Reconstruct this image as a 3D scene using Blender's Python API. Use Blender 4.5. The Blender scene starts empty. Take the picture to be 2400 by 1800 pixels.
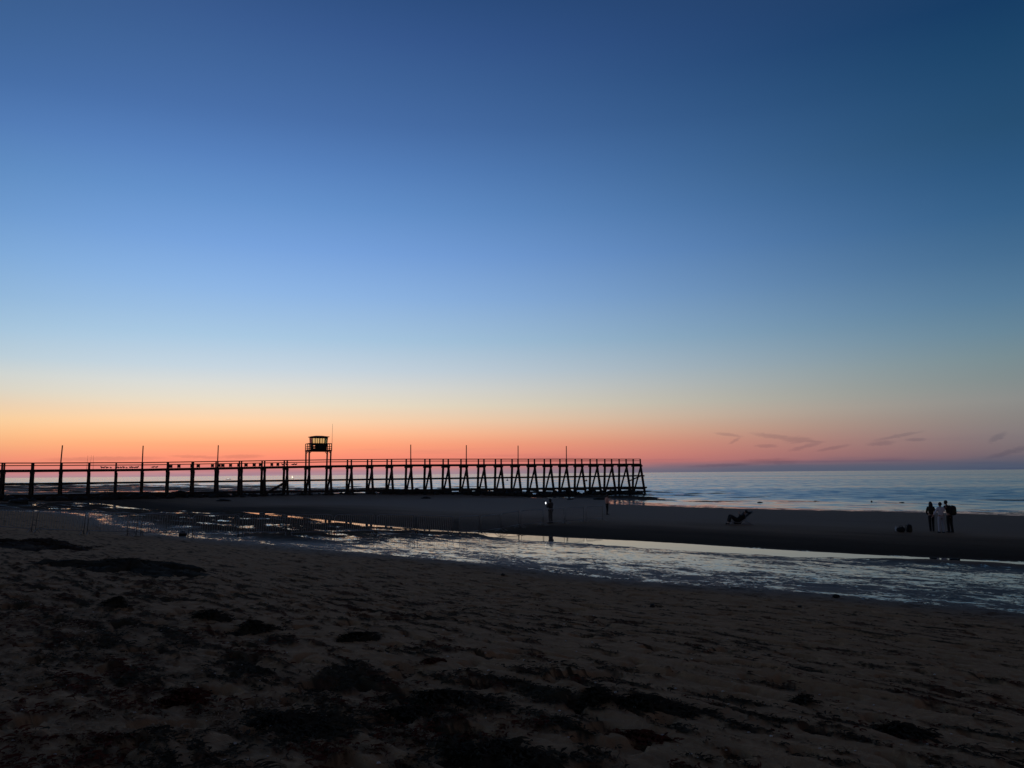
import bpy, math, random
import numpy as np
from math import radians, sin, cos, pi, sqrt, atan, atan2, asin, degrees
from mathutils import Vector, Matrix

random.seed(7)
S = bpy.context.scene
COL = S.collection

# ------------------------------------------------------------------ camera
F, CZ = 1800.0, 4.0                    # focal length in pixels of the 2400 px wide photo, eye height above the sea
P, R = atan(210 / 1800), radians(0.478)
cam_d = bpy.data.cameras.new('camera')
cam_d.sensor_width = 36.0
cam_d.lens = 27.0
cam_d.clip_start = 0.1
cam_d.clip_end = 60000
cam = bpy.data.objects.new('camera', cam_d)
COL.objects.link(cam)
_r = Vector((1, 0, 0)); _u = Vector((0, -sin(P), cos(P))); _f = Vector((0, cos(P), sin(P)))
_r2 = cos(R) * _r - sin(R) * _u
_u2 = sin(R) * _r + cos(R) * _u
M = Matrix((( _r2.x, _u2.x, -_f.x, 0), (_r2.y, _u2.y, -_f.y, 0), (_r2.z, _u2.z, -_f.z, CZ), (0, 0, 0, 1)))
cam.matrix_world = M
S.camera = cam

def ray(px, py):
    a = (px - 1200) / F; b = (900 - py) / F
    v = a * _r2 + b * _u2 + _f
    return v

def at(px, py, z):
    d = ray(px, py); t = (z - CZ) / d.z
    return Vector((d.x * t, d.y * t, z))

def at_depth(px, py, Y):
    d = ray(px, py); t = Y / d.y
    return Vector((d.x * t, Y, CZ + d.z * t))

# ------------------------------------------------------------------ exposure and world
S.view_settings.view_transform = 'Standard'
S.view_settings.look = 'None'
S.view_settings.exposure = 0.0
S.view_settings.gamma = 1.0
S.render.engine = 'CYCLES'
S.cycles.max_bounces = 6
S.cycles.use_denoising = True

def lin(c):
    out = []
    for v in c:
        v = v / 255.0
        out.append(v / 12.92 if v <= 0.04045 else ((v + 0.055) / 1.055) ** 2.4)
    return tuple(out)

class NT:
    """small helper to chain shader nodes"""
    def __init__(self, tree):
        self.t = tree; self.n = tree.nodes; self.l = tree.links
    def put(self, sock, v):
        if hasattr(v, 'is_linked') or isinstance(v, bpy.types.NodeSocket):
            self.l.new(v, sock)
        else:
            sock.default_value = v
    def math(self, op, a, b=None, c=None, clamp=False):
        n = self.n.new('ShaderNodeMath'); n.operation = op; n.use_clamp = clamp
        self.put(n.inputs[0], a)
        if b is not None: self.put(n.inputs[1], b)
        if c is not None: self.put(n.inputs[2], c)
        return n.outputs[0]
    def step(self, x, a, b):
        n = self.n.new('ShaderNodeMapRange'); n.interpolation_type = 'SMOOTHSTEP'
        self.put(n.inputs[0], x); self.put(n.inputs[1], a); self.put(n.inputs[2], b)
        return n.outputs[0]
    def mix(self, f, a, b, mode='MIX'):
        n = self.n.new('ShaderNodeMix'); n.data_type = 'RGBA'; n.blend_type = mode; n.clamp_factor = True
        self.put(n.inputs[0], f)
        self.put(n.inputs[6], a if not isinstance(a, tuple) else (*a, 1)[:4])
        self.put(n.inputs[7], b if not isinstance(b, tuple) else (*b, 1)[:4])
        return n.outputs[2]
    def fmix(self, f, a, b):
        n = self.n.new('ShaderNodeMix'); n.data_type = 'FLOAT'
        self.put(n.inputs[0], f); self.put(n.inputs[2], a); self.put(n.inputs[3], b)
        return n.outputs[0]
    def xyz(self, x, y, z=0.0):
        n = self.n.new('ShaderNodeCombineXYZ')
        self.put(n.inputs[0], x); self.put(n.inputs[1], y); self.put(n.inputs[2], z)
        return n.outputs[0]
    def sep(self, v):
        n = self.n.new('ShaderNodeSeparateXYZ'); self.l.new(v, n.inputs[0]); return n.outputs
    def noise(self, vec, scale=1.0, detail=4.0, rough=0.55, dist=0.0):
        n = self.n.new('ShaderNodeTexNoise')
        self.l.new(vec, n.inputs['Vector']); n.inputs['Scale'].default_value = scale
        n.inputs['Detail'].default_value = detail; n.inputs['Roughness'].default_value = rough
        n.inputs['Distortion'].default_value = dist
        return n.outputs[0]
    def mapping(self, vec, scale=(1, 1, 1), rot=(0, 0, 0), loc=(0, 0, 0)):
        n = self.n.new('ShaderNodeMapping'); self.l.new(vec, n.inputs[0])
        n.inputs['Location'].default_value = loc; n.inputs['Rotation'].default_value = rot; n.inputs['Scale'].default_value = scale
        return n.outputs[0]
    def ramp(self, f, stops):
        n = self.n.new('ShaderNodeValToRGB'); self.l.new(f, n.inputs[0])
        e = n.color_ramp.elements
        while len(e) < len(stops): e.new(0.5)
        for i, (p, c) in enumerate(stops):
            e[i].position = p; e[i].color = (*c, 1)
        return n.outputs[0]

SKY_COLUMNS = {      # the evening sky in three directions: (photo column, [(row, colour)...])
    'glow': (100, [(1118, (174, 130, 138)), (1108, (216, 126, 124)), (1090, (242, 134, 110)), (1065, (248, 156, 114)), (1040, (252, 178, 122)), (1015, (254, 194, 134)),
                   (985, (252, 207, 152)), (950, (236, 208, 174)), (915, (218, 212, 196)), (880, (206, 212, 208)), (840, (184, 206, 218)), (780, (164, 198, 224)),
                   (700, (142, 184, 224)), (600, (122, 170, 222)), (500, (104, 154, 212)), (400, (90, 140, 200)), (300, (78, 124, 188)), (200, (66, 110, 172)),
                   (100, (60, 102, 160)), (0, (55, 95, 150))]),
    'middle': (1200, [(1107, (156, 132, 146)), (1098, (184, 128, 132)), (1085, (228, 124, 112)), (1065, (242, 136, 112)), (1040, (247, 154, 118)), (1015, (246, 178, 138)),
                      (985, (236, 198, 164)), (950, (220, 208, 186)), (910, (204, 206, 202)), (870, (184, 200, 212)), (800, (154, 188, 216)), (700, (128, 170, 220)),
                      (600, (106, 152, 214)), (500, (88, 136, 198)), (400, (74, 120, 182)), (300, (62, 104, 164)), (200, (54, 94, 152)), (100, (47, 84, 142)),
                      (0, (40, 76, 130))]),
    'far': (2300, [(1100, (58, 78, 104)), (1090, (86, 86, 104)), (1075, (102, 97, 110)), (1050, (118, 109, 115)), (1020, (128, 121, 123)), (980, (134, 131, 129)),
                   (940, (138, 140, 138)), (890, (126, 140, 142)), (840, (116, 140, 148)), (780, (100, 135, 156)), (700, (82, 124, 158)), (600, (64, 109, 150)),
                   (500, (49, 97, 142)), (400, (40, 87, 132)), (300, (34, 79, 120)), (200, (29, 74, 116)), (100, (23, 68, 110)), (0, (18, 60, 104))]),
}

world = bpy.data.worlds.new('World')
S.world = world
world.use_nodes = True
wt = NT(world.node_tree)
bgn = wt.n['Background']
tc = wt.n.new('ShaderNodeTexCoord').outputs['Generated']
dx, dy, dz = wt.sep(tc)
el = wt.math('MULTIPLY', wt.math('ARCSINE', dz), 180 / pi)
az = wt.math('MULTIPLY', wt.math('ARCTAN2', dx, dy), 180 / pi)
dsun = wt.math('PINGPONG', wt.math('ADD', az, 40.0), 180.0)        # angle from the place where the sun went down
elf = wt.math('DIVIDE', wt.math('MAXIMUM', el, 0.0), 50.0, clamp=True)

def az_el(px, py):
    d = ray(px, py)
    return degrees(atan2(d.x, d.y)), degrees(atan2(d.z, sqrt(d.x ** 2 + d.y ** 2)))

def sky_ramp(key):
    px, rows = SKY_COLUMNS[key]
    dull = lambda c: tuple((v * 0.90 + 0.10 * (0.3 * c[0] + 0.59 * c[1] + 0.11 * c[2])) * 0.99 for v in c)
    st = [(max(0.0, az_el(px, py)[1]) / 50.0, lin(dull(c))) for py, c in rows]
    top = lin(rows[-1][1])
    st.append((0.88, lin((46, 58, 84))))
    st.append((1.0, lin((50, 57, 76))))
    return wt.ramp(elf, st)

r_glow, r_mid, r_far = sky_ramp('glow'), sky_ramp('middle'), sky_ramp('far')
tt = wt.math('DIVIDE', wt.math('SUBTRACT', dsun, 4.0), 72.0, clamp=True)
tt = wt.math('SUBTRACT', 1.0, wt.math('POWER', wt.math('SUBTRACT', 1.0, tt), 1.5))   # eases into the far direction without a seam
# quadratic blend through the three directions
MID = 0.646
w0 = wt.math('MULTIPLY', wt.math('MULTIPLY', wt.math('SUBTRACT', tt, MID), wt.math('SUBTRACT', tt, 1.0)), 1 / MID)
w1 = wt.math('MULTIPLY', wt.math('MULTIPLY', tt, wt.math('SUBTRACT', tt, 1.0)), 1 / (MID * (MID - 1)))
w2 = wt.math('MULTIPLY', wt.math('MULTIPLY', tt, wt.math('SUBTRACT', tt, MID)), 1 / (1 - MID))
def vscale(c, f):
    n = wt.n.new('ShaderNodeVectorMath'); n.operation = 'SCALE'; wt.l.new(c, n.inputs[0]); wt.l.new(f, n.inputs['Scale']); return n.outputs[0]
def vadd(a, b, op='ADD'):
    n = wt.n.new('ShaderNodeVectorMath'); n.operation = op; wt.put(n.inputs[0], a); wt.put(n.inputs[1], b); return n.outputs[0]
sky = vadd(vadd(vscale(r_glow, w0), vscale(r_mid, w1)), vscale(r_far, w2))
sky = vadd(sky, (0.001, 0.001, 0.001), 'MAXIMUM')
# night side of the sky, behind the camera
sky = wt.mix(wt.step(dsun, 70.0, 165.0), sky, wt.ramp(elf, [(0.0, lin((92, 80, 84))), (0.15, lin((112, 94, 98))), (0.4, lin((82, 80, 92))), (0.7, lin((54, 62, 82))), (1.0, lin((50, 57, 76)))]))
# grey-blue bank of distant cloud along the sea horizon, away from the afterglow
bank = wt.math('MULTIPLY', wt.math('SUBTRACT', 1.0, wt.step(wt.math('ADD', el, wt.math('MULTIPLY', wt.noise(wt.xyz(wt.math('MULTIPLY', az, 0.12), wt.math('MULTIPLY', el, 1.6)), 1.0, 4.0, 0.6), 0.9)), 0.55, 1.45)), wt.step(az, -6.0, 22.0))
sky = wt.mix(wt.math('MULTIPLY', bank, 0.8), sky, lin((80, 90, 110)))
# thin strata of cloud lying along the horizon
strata = wt.noise(wt.xyz(wt.math('MULTIPLY', az, 0.045), wt.math('MULTIPLY', el, 1.1)), 1.0, 5.0, 0.6, 0.3)
sm = wt.math('MULTIPLY', wt.step(strata, 0.5, 0.66), wt.math('SUBTRACT', 1.0, wt.step(el, 0.9, 2.6)))
sky = wt.mix(wt.math('MULTIPLY', sm, 0.55), sky, wt.mix(1.0, sky, (0.70, 0.70, 0.86), 'MULTIPLY'))
wob = wt.noise(wt.xyz(wt.math('MULTIPLY', az, 1.6), wt.math('MULTIPLY', el, 6.0)), 1.0, 6.0, 0.75)
wob2 = wt.math('SUBTRACT', wob, 0.5)
cl = None
for (px, py, L, T, ang) in [(1822, 1024, 62, 6, 9), (1868, 1031, 36, 8, 2), (1707, 1019, 34, 4, 8), (1722, 1033, 17, 4, -28), (1795, 1045, 28, 5, 2), (1890, 1046, 42, 5, -14),
                            (1902, 1034, 30, 4, 6), (1952, 1050, 40, 4, -10), (2065, 1039, 30, 6, -4), (2105, 1022, 52, 4, -10), (2146, 1030, 22, 4, 0), (2338, 1025, 20, 7, -30),
                            (2375, 1057, 52, 6, -16), (1808, 1081, 66, 7, 1), (1700, 1090, 90, 4, -2), (465, 1071, 60, 4, 2), (566, 1070, 52, 5, -1), (250, 1075, 120, 5, -1), (1400, 1093, 110, 4, 0)]:
    a0, e0 = az_el(px, py)
    s = degrees(1 / 1800.0) * 0.80
    ca, sa = cos(radians(-ang)), sin(radians(-ang))
    da = wt.math('SUBTRACT', az, a0); de = wt.math('SUBTRACT', el, e0)
    p = wt.math('ADD', wt.math('MULTIPLY', da, ca / (L * s)), wt.math('MULTIPLY', de, sa / (L * s)))
    q = wt.math('ADD', wt.math('ADD', wt.math('MULTIPLY', da, -sa / (T * s)), wt.math('MULTIPLY', de, ca / (T * s))), wt.math('MULTIPLY', wob2, 3.2))
    r2 = wt.math('ADD', wt.math('MULTIPLY', p, p), wt.math('MULTIPLY', q, q))
    m = wt.math('SUBTRACT', 1.0, wt.step(r2, 0.0, 2.0))
    cl = m if cl is None else wt.math('MAXIMUM', cl, m)
sky = wt.mix(wt.math('MULTIPLY', cl, 0.36), sky, wt.mix(1.0, sky, (0.46, 0.52, 0.66), 'MULTIPLY'))
wt.l.new(sky, bgn.inputs['Color'])
bgn.inputs['Strength'].default_value = 1.0

# ------------------------------------------------------------------ numpy noise
_rng = np.random.RandomState(11)
_perm = _rng.permutation(512).astype(np.int64)
_ang = _rng.rand(512) * 2 * pi
_gx, _gy = np.cos(_ang), np.sin(_ang)
def perlin(x, y, seed=0):
    xi = np.floor(x).astype(np.int64); yi = np.floor(y).astype(np.int64)
    xf = x - xi; yf = y - yi
    def g(ix, iy, fx, fy):
        h = _perm[(_perm[(ix + seed * 37) & 511] + iy) & 511]
        return _gx[h] * fx + _gy[h] * fy
    u = xf * xf * xf * (xf * (xf * 6 - 15) + 10); v = yf * yf * yf * (yf * (yf * 6 - 15) + 10)
    a = g(xi, yi, xf, yf); b = g(xi + 1, yi, xf - 1, yf); c = g(xi, yi + 1, xf, yf - 1); d = g(xi + 1, yi + 1, xf - 1, yf - 1)
    return 1.5 * ((a * (1 - u) + b * u) * (1 - v) + (c * (1 - u) + d * u) * v)
def fbm(x, y, o=4, seed=0, gain=0.5):
    s = np.zeros_like(x); a = 1.0
    for i in range(o):
        s += a * perlin(x, y, seed + i); x = x * 2.03 + 7.1; y = y * 2.03 + 3.7; a *= gain
    return s
def sstep(x, a, b):
    t = np.clip((x - a) / (b - a), 0, 1); return t * t * (3 - 2 * t)

# ------------------------------------------------------------------ the lie of the beach
PA = at_depth(75, 1120, 102).to_2d(); PB = at_depth(1493, 1107, 147).to_2d()     # axis of the pier, land end and sea end
PD = (PB - PA).normalized(); PN = Vector((PD.y, -PD.x)); PSTEP = (PB - PA).length / 30
def pier_xy(k, off=0.0):
    p = PA + PD * (PSTEP * k) + PN * off
    return p.x, p.y
def px_to_k(px):
    d = ray(px, 1110); sx, sy = d.x / d.y, 1.0
    # PA + PD*t crosses the ray
    t = (PA.y * sx - PA.x) / (PD.x - PD.y * sx)
    return t / PSTEP

CV = np.array([-80, 7.6, 13.7, 22.4, 30.4, 40.5, 54, 63, 70, 76.4, 85.4, 104, 6000.])
CU = np.array([38., 36.2, 35.0, 34.6, 33.6, 32.6, 33.8, 35.6, 36.8, 36.4, 32.4, 30.0, 30.])
WK = np.array([-400, -60, -40, -34, -31, -27, -23, -19, -15, -10, -4, -2.6, -1.6, -0.6, 0.15, 1.5, 10, 22, 38, 46, 52, 70, 110, 160, 400, 6000.])
ROW_A = [6., 3.2, 2.6, 2.38, 2.2, 1.8, 1.42, 1.12, .9, .68, .44, .33, .26, .26, .42, .5, .52, .48, .26, .03, -.03, -.08, -.3, -.8, -3, -9]
ROW_S = [6., 3.2, 2.6, 2.38, 2.2, 1.8, 1.42, 1.12, .9, .70, .46, .35, .28, .28, .44, .52, .56, .60, .55, .40, .20, .00, -.2, -.6, -3, -9]
ROW_B = [6., 3.2, 2.6, 2.4, 2.3, 2.0, 1.75, 1.5, 1.3, 1.15, 1.0, .95, .95, .95, .98, 1.0, 1.0, .98, .92, .84, .74, .05, -.1, -.3, -3, -9]
ROW_C = [6., 3.0, 2.4, 2.2, 2.0, 1.7, 1.4, 1.2, 1.0, .8, .7, .65, .62, .6, .6, .58, .5, .4, .3, .25, .2, .05, -.15, -.4, -3, -9]
ROW_D = [6., 2.5, 2.0, 1.8, 1.6, 1.3, 1.0, .8, .65, .5, .4, .38, .36, .35, .34, .33, .28, .22, .18, .15, .13, .09, .02, -.15, -3, -9]
VK = np.array([-6000, -80, 58, 74, 84, 104, 118, 135, 175, 6000.])
TAB = np.array([ROW_A, ROW_A, ROW_A, ROW_S, ROW_S, ROW_B, ROW_B, ROW_C, ROW_D, ROW_D])
def table(w, v):
    i = np.clip(np.searchsorted(VK, v) - 1, 0, len(VK) - 2)
    f = np.clip((v - VK[i]) / (VK[i + 1] - VK[i]), 0, 1); f = f * f * (3 - 2 * f)
    j = np.clip(np.searchsorted(WK, w) - 1, 0, len(WK) - 2)
    g = np.clip((w - WK[j]) / (WK[j + 1] - WK[j]), 0, 1)
    a = TAB[i, j] * (1 - g) + TAB[i, j + 1] * g
    b = TAB[i + 1, j] * (1 - g) + TAB[i + 1, j + 1] * g
    return a * (1 - f) + b * f

def ground(X, Y):
    """height, wetness and weed cover of the beach at world points"""
    X = np.asarray(X, dtype=float); Y = np.asarray(Y, dtype=float)
    u = (X + Y) / sqrt(2); v = (Y - X) / sqrt(2)
    r = np.sqrt(X * X + Y * Y)
    c = np.interp(v, CV, CU)
    wob = 0.5 * fbm(u * 0.12, v * 0.12, 3, 3)
    w = u - c + wob * np.clip((np.abs(v - 40) / 40), 0.25, 1)
    z = (table(w - .9, v) + 2 * table(w, v) + table(w + .9, v)) / 4
    near = 1 - sstep(w, -19, -15.5)                        # upper beach
    wetflat = sstep(w, -19.6, -15.0) * (1 - sstep(w, -0.4, 0.3)) * (1 - sstep(v, 96, 112))
    far = sstep(v, 108, 130)
    shore = sstep(w, 36, 44) * (1 - far)
    shore = np.where(v > 60, sstep(z, .25, .08), shore) * (1 - far)
    reef = fbm(u * 0.07, v * 0.035, 4, 9)
    # undulations
    z = z + 0.05 * near * fbm(u * 0.25, v * 0.12, 3, 20) + 0.02 * fbm(u * 0.1, v * 0.1, 2, 25)
    st = fbm(u * 2.4, v * 0.55, 4, 30)
    fade = np.clip(18 / np.maximum(r, 1), 0, 1)
    z = z + near * (0.028 * st + 0.024 * np.abs(fbm(u * 4.6, v * 1.1, 4, 36)) + .012 * np.abs(fbm(u * 11., v * 4., 2, 39)))
    # trodden hollows: dimples pushed into the sand, their rims standing
    fp = fbm(u * 3.1 + 0.6 * st, v * 1.9, 2, 44)
    z = z - near * 0.055 * sstep(fp, 0.34, 0.62) * fade
    # a few low scarps left by the ebb, each a hand high, along the shore
    for (s0, amp) in ((-29.3, .035), (-27.4, .05), (-25.2, .03), (-22.6, .035), (-20.4, .03)):
        e = w - s0 - 0.9 * fbm(v * 0.22 + s0, u * 0.05, 3, 50)
        z = z + near * amp * (1 - sstep(e, -.04, .05)) * np.clip(1 + e / 1.4, 0, 1) * np.clip(0.5 + 1.6 * fbm(v * .3, u * .02 + s0, 2, 52), 0, 1)
    # tracks dragged along the beach
    for (u0, sl, ph) in ((5.9, .050, 0), (6.7, .050, 1), (8.6, -.020, 2), (9.4, -.020, 3), (11.8, .030, 4), (13.4, -.035, 5), (15.4, .010, 6)):
        e = u - u0 - sl * v - .22 * perlin(v * .30 + ph, v * 0 + ph, 57) - .03 * perlin(v * 2.1, v * 0 + ph, 58)
        z = z - near * np.clip(.55 + perlin(v * .25 + ph * 3, v * 0 + 2.5, 59), 0, 1) * (.034 * np.exp(-(e / .055) ** 2) - .014 * np.exp(-((e - .12) / .05) ** 2))
    # ripples of the wet flat
    z = z + wetflat * (0.022 * fbm(u * 1.1, v * 0.7, 3, 60) + 0.012 * perlin(u * 3.0 + st, v * 1.4, 66)) * np.clip(60 / np.maximum(r, 1), 0, 1)
    # a bar of firmer sand lies along the right-hand reach of the stream
    barm = (1 - sstep(v, 9, 17)) * np.exp(-((w + 2.0 - .3 * wob) / .75) ** 2)
    z = z + .20 * barm
    wetflat = wetflat * (1 - .8 * barm)
    bank = sstep(w, 1.0, 4.0) * (1 - sstep(w, 44, 60)) * (1 - far)
    z = z + bank * (.018 * fbm(u * .9, v * .18, 3, 130) + .010 * perlin(u * 2.6, v * .7, 134) - .03 * sstep(fbm(u * .35, v * .05, 3, 136), .35, .6))
    z = z + .05 * shore * fbm(u * .45, v * .05, 3, 138)
    # low reef and pools behind the pier and along the tide line
    z = z + far * (0.16 * reef + .05 * fbm(u * .3, v * .2, 3, 71)) + shore * 0.10 * reef
    # wrack: a dense line along the last high tide, thinning towards the water
    line = u + 0.5 * fbm(v * .35, u * .1, 3, 82)
    dens = np.interp(line, [-10, 0.4, 1.6, 2.5, 3.5, 4.4, 5.6, 7.5, 10, 14, 18, 21], [.27, .27, .31, .46, .46, .36, .26, .19, .13, .09, .05, 0.0])
    dens = dens * (1 - .22 * sstep(X, -1.0, 2.5))
    wr = fbm(u * 3.0 + 3, v * 0.95, 6, 80, 0.68) * 0.55 + 0.26 * fbm(u * .55, v * .22, 2, 88)
    thr = 0.62 - dens * 1.12
    weed = sstep(wr, thr - .04, thr + 0.20) * near * .95
    weed = np.maximum(weed, .55 * near * (1 - sstep(line, 2.6, 5.2)) * np.clip(.55 + 1.1 * fbm(u * 5, v * 3, 4, 84), 0, 1))
    # thin dark lines along the shore: weed fragments plus scarp shading painted as colour
    ln = fbm(u * 6.2 + .5 * fbm(v * .9, u, 2, 91), v * 1.05, 5, 92, .62) + .25 * fbm(u * .5, v * .12, 2, 93)
    lamt = np.interp(u, [0, 3, 6, 11, 16, 20], [.30, .42, .52, .48, .34, .10])
    lt = 0.84 - lamt
    weed = np.maximum(weed, .85 * sstep(ln, lt - .02, lt + 0.22) * near)
    fine = fbm(u * 9, v * 6, 3, 90)
    z = z + weed * (0.016 + 0.026 * fine) * sstep(dens, 0.02, .3)
    # weed-covered flat in front of the pier's land end
    flat = sstep(v + 3 * wob, 29, 37) * (1 - sstep(v, 98, 110)) * sstep(w, -17, -13) * (1 - sstep(w, -1.6, -0.5))
    fl = fbm(u * .55, v * .28, 4, 95)
    z = z + flat * (0.115 + .04 * sstep(v, 62, 80) + 0.10 * fl + 0.05 * np.abs(fbm(u * 2, v * 2, 2, 97)))
    weed = np.maximum(weed, flat * sstep(fl, -.5, -.1))
    # dark reef at the tide line off the pier head, streaked along the shore
    rz = sstep(u, 88, 95) * (1 - sstep(u, 150, 175)) * sstep(v, 48, 62) * (1 - sstep(v, 118, 130))
    rr = fbm(X * .09 + 2, Y * .17, 5, 110)
    z = z + rz * (0.20 * rr + 0.015)
    weed = np.maximum(weed, rz * sstep(z, 0.0, 0.04))
    weed = np.maximum(weed, far * sstep(reef, .05, .25))
    # foot of the pier
    t = (X - PA.x) * PD.x + (Y - PA.y) * PD.y; n = (X - PA.x) * PN.x + (Y - PA.y) * PN.y
    pd = np.exp(-(np.abs(n - 0.4) / 2.6) ** 4) * sstep(t, -40, -20) * (1 - sstep(t, PSTEP * 30 + 1, PSTEP * 30 + 4))
    z = z + pd * (0.10 + 0.22 * np.abs(fbm(X * .8, Y * .8, 3, 120)))
    weed = np.maximum(weed, pd)
    pool = .040 * np.exp(-((w + 9.0) / 2.8) ** 2) - .030 * np.exp(-((w + 4.6) / 1.7) ** 2) - .034 * np.exp(-((w + 15.0) / 3.0) ** 2)
    pool = pool + .04 * fbm(u * .22, v * .07, 3, 63)
    wet = np.clip(wetflat + shore + far * .55 + rz, 0, 1)
    strips = .13 * fbm(X * .010, Y * .06, 4, 66) - .03
    wet = np.maximum(wet, 0.10 * sstep(w, -20, -10) + .26 * sstep(w, 6, 20))
    dark_edge = sstep(w, -0.6, .2) * (1 - sstep(w + 2.5 * fbm(u * .25, v * .06, 3, 131), 2, 17)) * (1 - far)  # far side of the stream: sand colour darker and duller towards the water
    return z, wet, weed, dark_edge, pool * wetflat + strips * far

def gz(x, y):
    return float(ground(np.array([x]), np.array([y]))[0][0])

def on_ground(px, py):
    """where the line of sight through a pixel meets the beach"""
    d = ray(px, py)
    ts = np.concatenate([np.arange(3, 60, .05), np.arange(60, 400, .2)])
    zz = ground(d.x * ts, d.y * ts)[0]
    k = int(np.argmax(CZ + d.z * ts <= zz))
    return Vector((d.x * ts[k], d.y * ts[k], float(zz[k])))

# ------------------------------------------------------------------ materials
def mat(name, col, rough=0.8, metal=0.0, var=0.25, scale=6.0, bump=0.0, spec=0.4):
    m = bpy.data.materials.new(name); m.use_nodes = True
    t = NT(m.node_tree); b = t.n['Principled BSDF']
    co = t.n.new('ShaderNodeTexCoord').outputs['Object']
    nz = t.noise(co, scale, 4.0, 0.6)
    lo = tuple(c * (1 - var) for c in col); hi = tuple(min(1, c * (1 + var)) for c in col)
    t.l.new(t.ramp(nz, [(0.3, lo), (0.7, hi)]), b.inputs['Base Color'])
    b.inputs['Roughness'].default_value = rough; b.inputs['Metallic'].default_value = metal
    b.inputs['Specular IOR Level'].default_value = spec
    if bump:
        bn = t.n.new('ShaderNodeBump'); bn.inputs['Strength'].default_value = bump; bn.inputs['Distance'].default_value = 0.02
        t.l.new(nz, bn.inputs['Height']); t.l.new(bn.outputs[0], b.inputs['Normal'])
    return m

def emit(name, col, strength):
    m = bpy.data.materials.new(name); m.use_nodes = True
    b = m.node_tree.nodes['Principled BSDF']
    b.inputs['Base Color'].default_value = (*col, 1)
    b.inputs['Emission Color'].default_value = (*col, 1); b.inputs['Emission Strength'].default_value = strength
    return m

def vec(t, op, a, b):
    n = t.n.new('ShaderNodeVectorMath'); n.operation = op
    t.put(n.inputs[0], a)
    if b is not None: t.put(n.inputs[1], b)
    return n.outputs[0]

def beach_material():
    m = bpy.data.materials.new('beach_sand'); m.use_nodes = True
    t = NT(m.node_tree); b = t.n['Principled BSDF']
    co = t.n.new('ShaderNodeTexCoord').outputs['Object']
    uv = t.mapping(co, rot=(0, 0, -pi / 4))
    def attr(nm):
        n = t.n.new('ShaderNodeAttribute'); n.attribute_name = nm; return n.outputs['Fac']
    wet, weed = attr('wet'), attr('weed')
    n1 = t.noise(t.mapping(uv, (1.0, 0.50, 1)), 1.0, 8.0, 0.70, 0.5)
    n2 = t.noise(t.mapping(uv, (6.0, 3.2, 1)), 1.0, 6.0, 0.68, 0.5)
    n3 = t.noise(uv, 14.0, 5.0, 0.6)
    grain = t.noise(uv, 160.0, 2.0, 0.5)
    n5 = t.noise(t.mapping(uv, (15.0, 8.0, 1)), 1.0, 3.0, 0.6, 0.3)
    n6 = t.noise(t.mapping(uv, (26.0, 11.0, 1)), 1.0, 2.0, 0.6)
    fine = t.math('ADD', t.math('MULTIPLY', n5, 0.7), t.math('MULTIPLY', n6, 0.5))
    blend = t.math('ADD', t.math('ADD', t.math('MULTIPLY', n1, 0.44), t.math('MULTIPLY', n2, 0.26)), t.math('MULTIPLY', fine, 0.27))
    thr = t.fmix(t.step(wet, 0.12, 0.75), 0.80, 0.510)
    thr = t.math('ADD', thr, t.math('MULTIPLY', weed, 0.135))
    thr = t.math('SUBTRACT', thr, attr('pool'))
    pud = t.step(t.math('SUBTRACT', blend, thr), -0.010, 0.014)
    dry = t.mix(n3, (0.300, 0.176, 0.088), (0.395, 0.238, 0.122))
    dry = t.mix(t.math('MULTIPLY', t.step(n2, 0.45, 0.7), 0.35), dry, (0.210, 0.118, 0.060))
    dry = t.mix(t.math('MULTIPLY', grain, 0.4), dry, (0.160, 0.102, 0.062))
    ws = t.mix(n2, (0.040, 0.036, 0.034), (0.075, 0.066, 0.058))
    col = t.mix(t.math('POWER', wet, 0.5), dry, ws)
    col = t.mix(attr('dark_edge'), col, (0.044, 0.031, 0.022))
    n4 = t.noise(uv, 2.2, 3.0, 0.6)
    wc = t.mix(t.step(n4, 0.44, 0.62), (0.050, 0.043, 0.028), (0.110, 0.044, 0.027))
    wc = t.mix(n3, (0.022, 0.020, 0.014), wc)
    col = t.mix(weed, col, wc)
    t.l.new(col, b.inputs['Base Color'])
    ro = t.fmix(t.math('POWER', wet, 0.6), 0.95, 0.58)
    ro = t.fmix(weed, ro, 0.95)
    ro = t.fmix(pud, ro, 0.035)
    t.l.new(ro, b.inputs['Roughness'])
    b.inputs['IOR'].default_value = 1.36
    sp = t.math('MULTIPLY', t.fmix(t.math('POWER', wet, 0.6), 0.12, 0.30), t.fmix(attr('dark_edge'), 1.0, 0.15))
    t.l.new(t.fmix(weed, sp, t.fmix(pud, 0.02, 0.5)), b.inputs['Specular IOR Level'])
    h = t.math('ADD', t.math('MULTIPLY', n2, 0.5), t.math('ADD', t.math('MULTIPLY', n3, 0.22), t.math('MULTIPLY', grain, 0.02)))
    h = t.math('MULTIPLY', h, t.fmix(pud, 1.0, 0.03))
    bn = t.n.new('ShaderNodeBump'); bn.inputs['Strength'].default_value = 0.8; bn.inputs['Distance'].default_value = 0.11
    t.l.new(h, bn.inputs['Height'])
    # standing water lies level whatever the slope of the sand below it
    rn = t.n.new('ShaderNodeTexNoise'); rn.inputs['Scale'].default_value = 1.0; rn.inputs['Detail'].default_value = 2.0
    t.l.new(t.mapping(uv, (7.0, 2.6, 1)), rn.inputs['Vector'])
    rv = vec(t, 'MULTIPLY', vec(t, 'SUBTRACT', rn.outputs['Color'], (0.5, 0.5, 0.5)), (0.09, 0.09, 0.0))
    rv = vec(t, 'NORMALIZE', vec(t, 'ADD', rv, (0.0, 0.0, 1.0)), None)
    nm = t.mix(pud, bn.outputs[0], rv)
    t.l.new(nm, b.inputs['Normal'])
    return m

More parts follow.
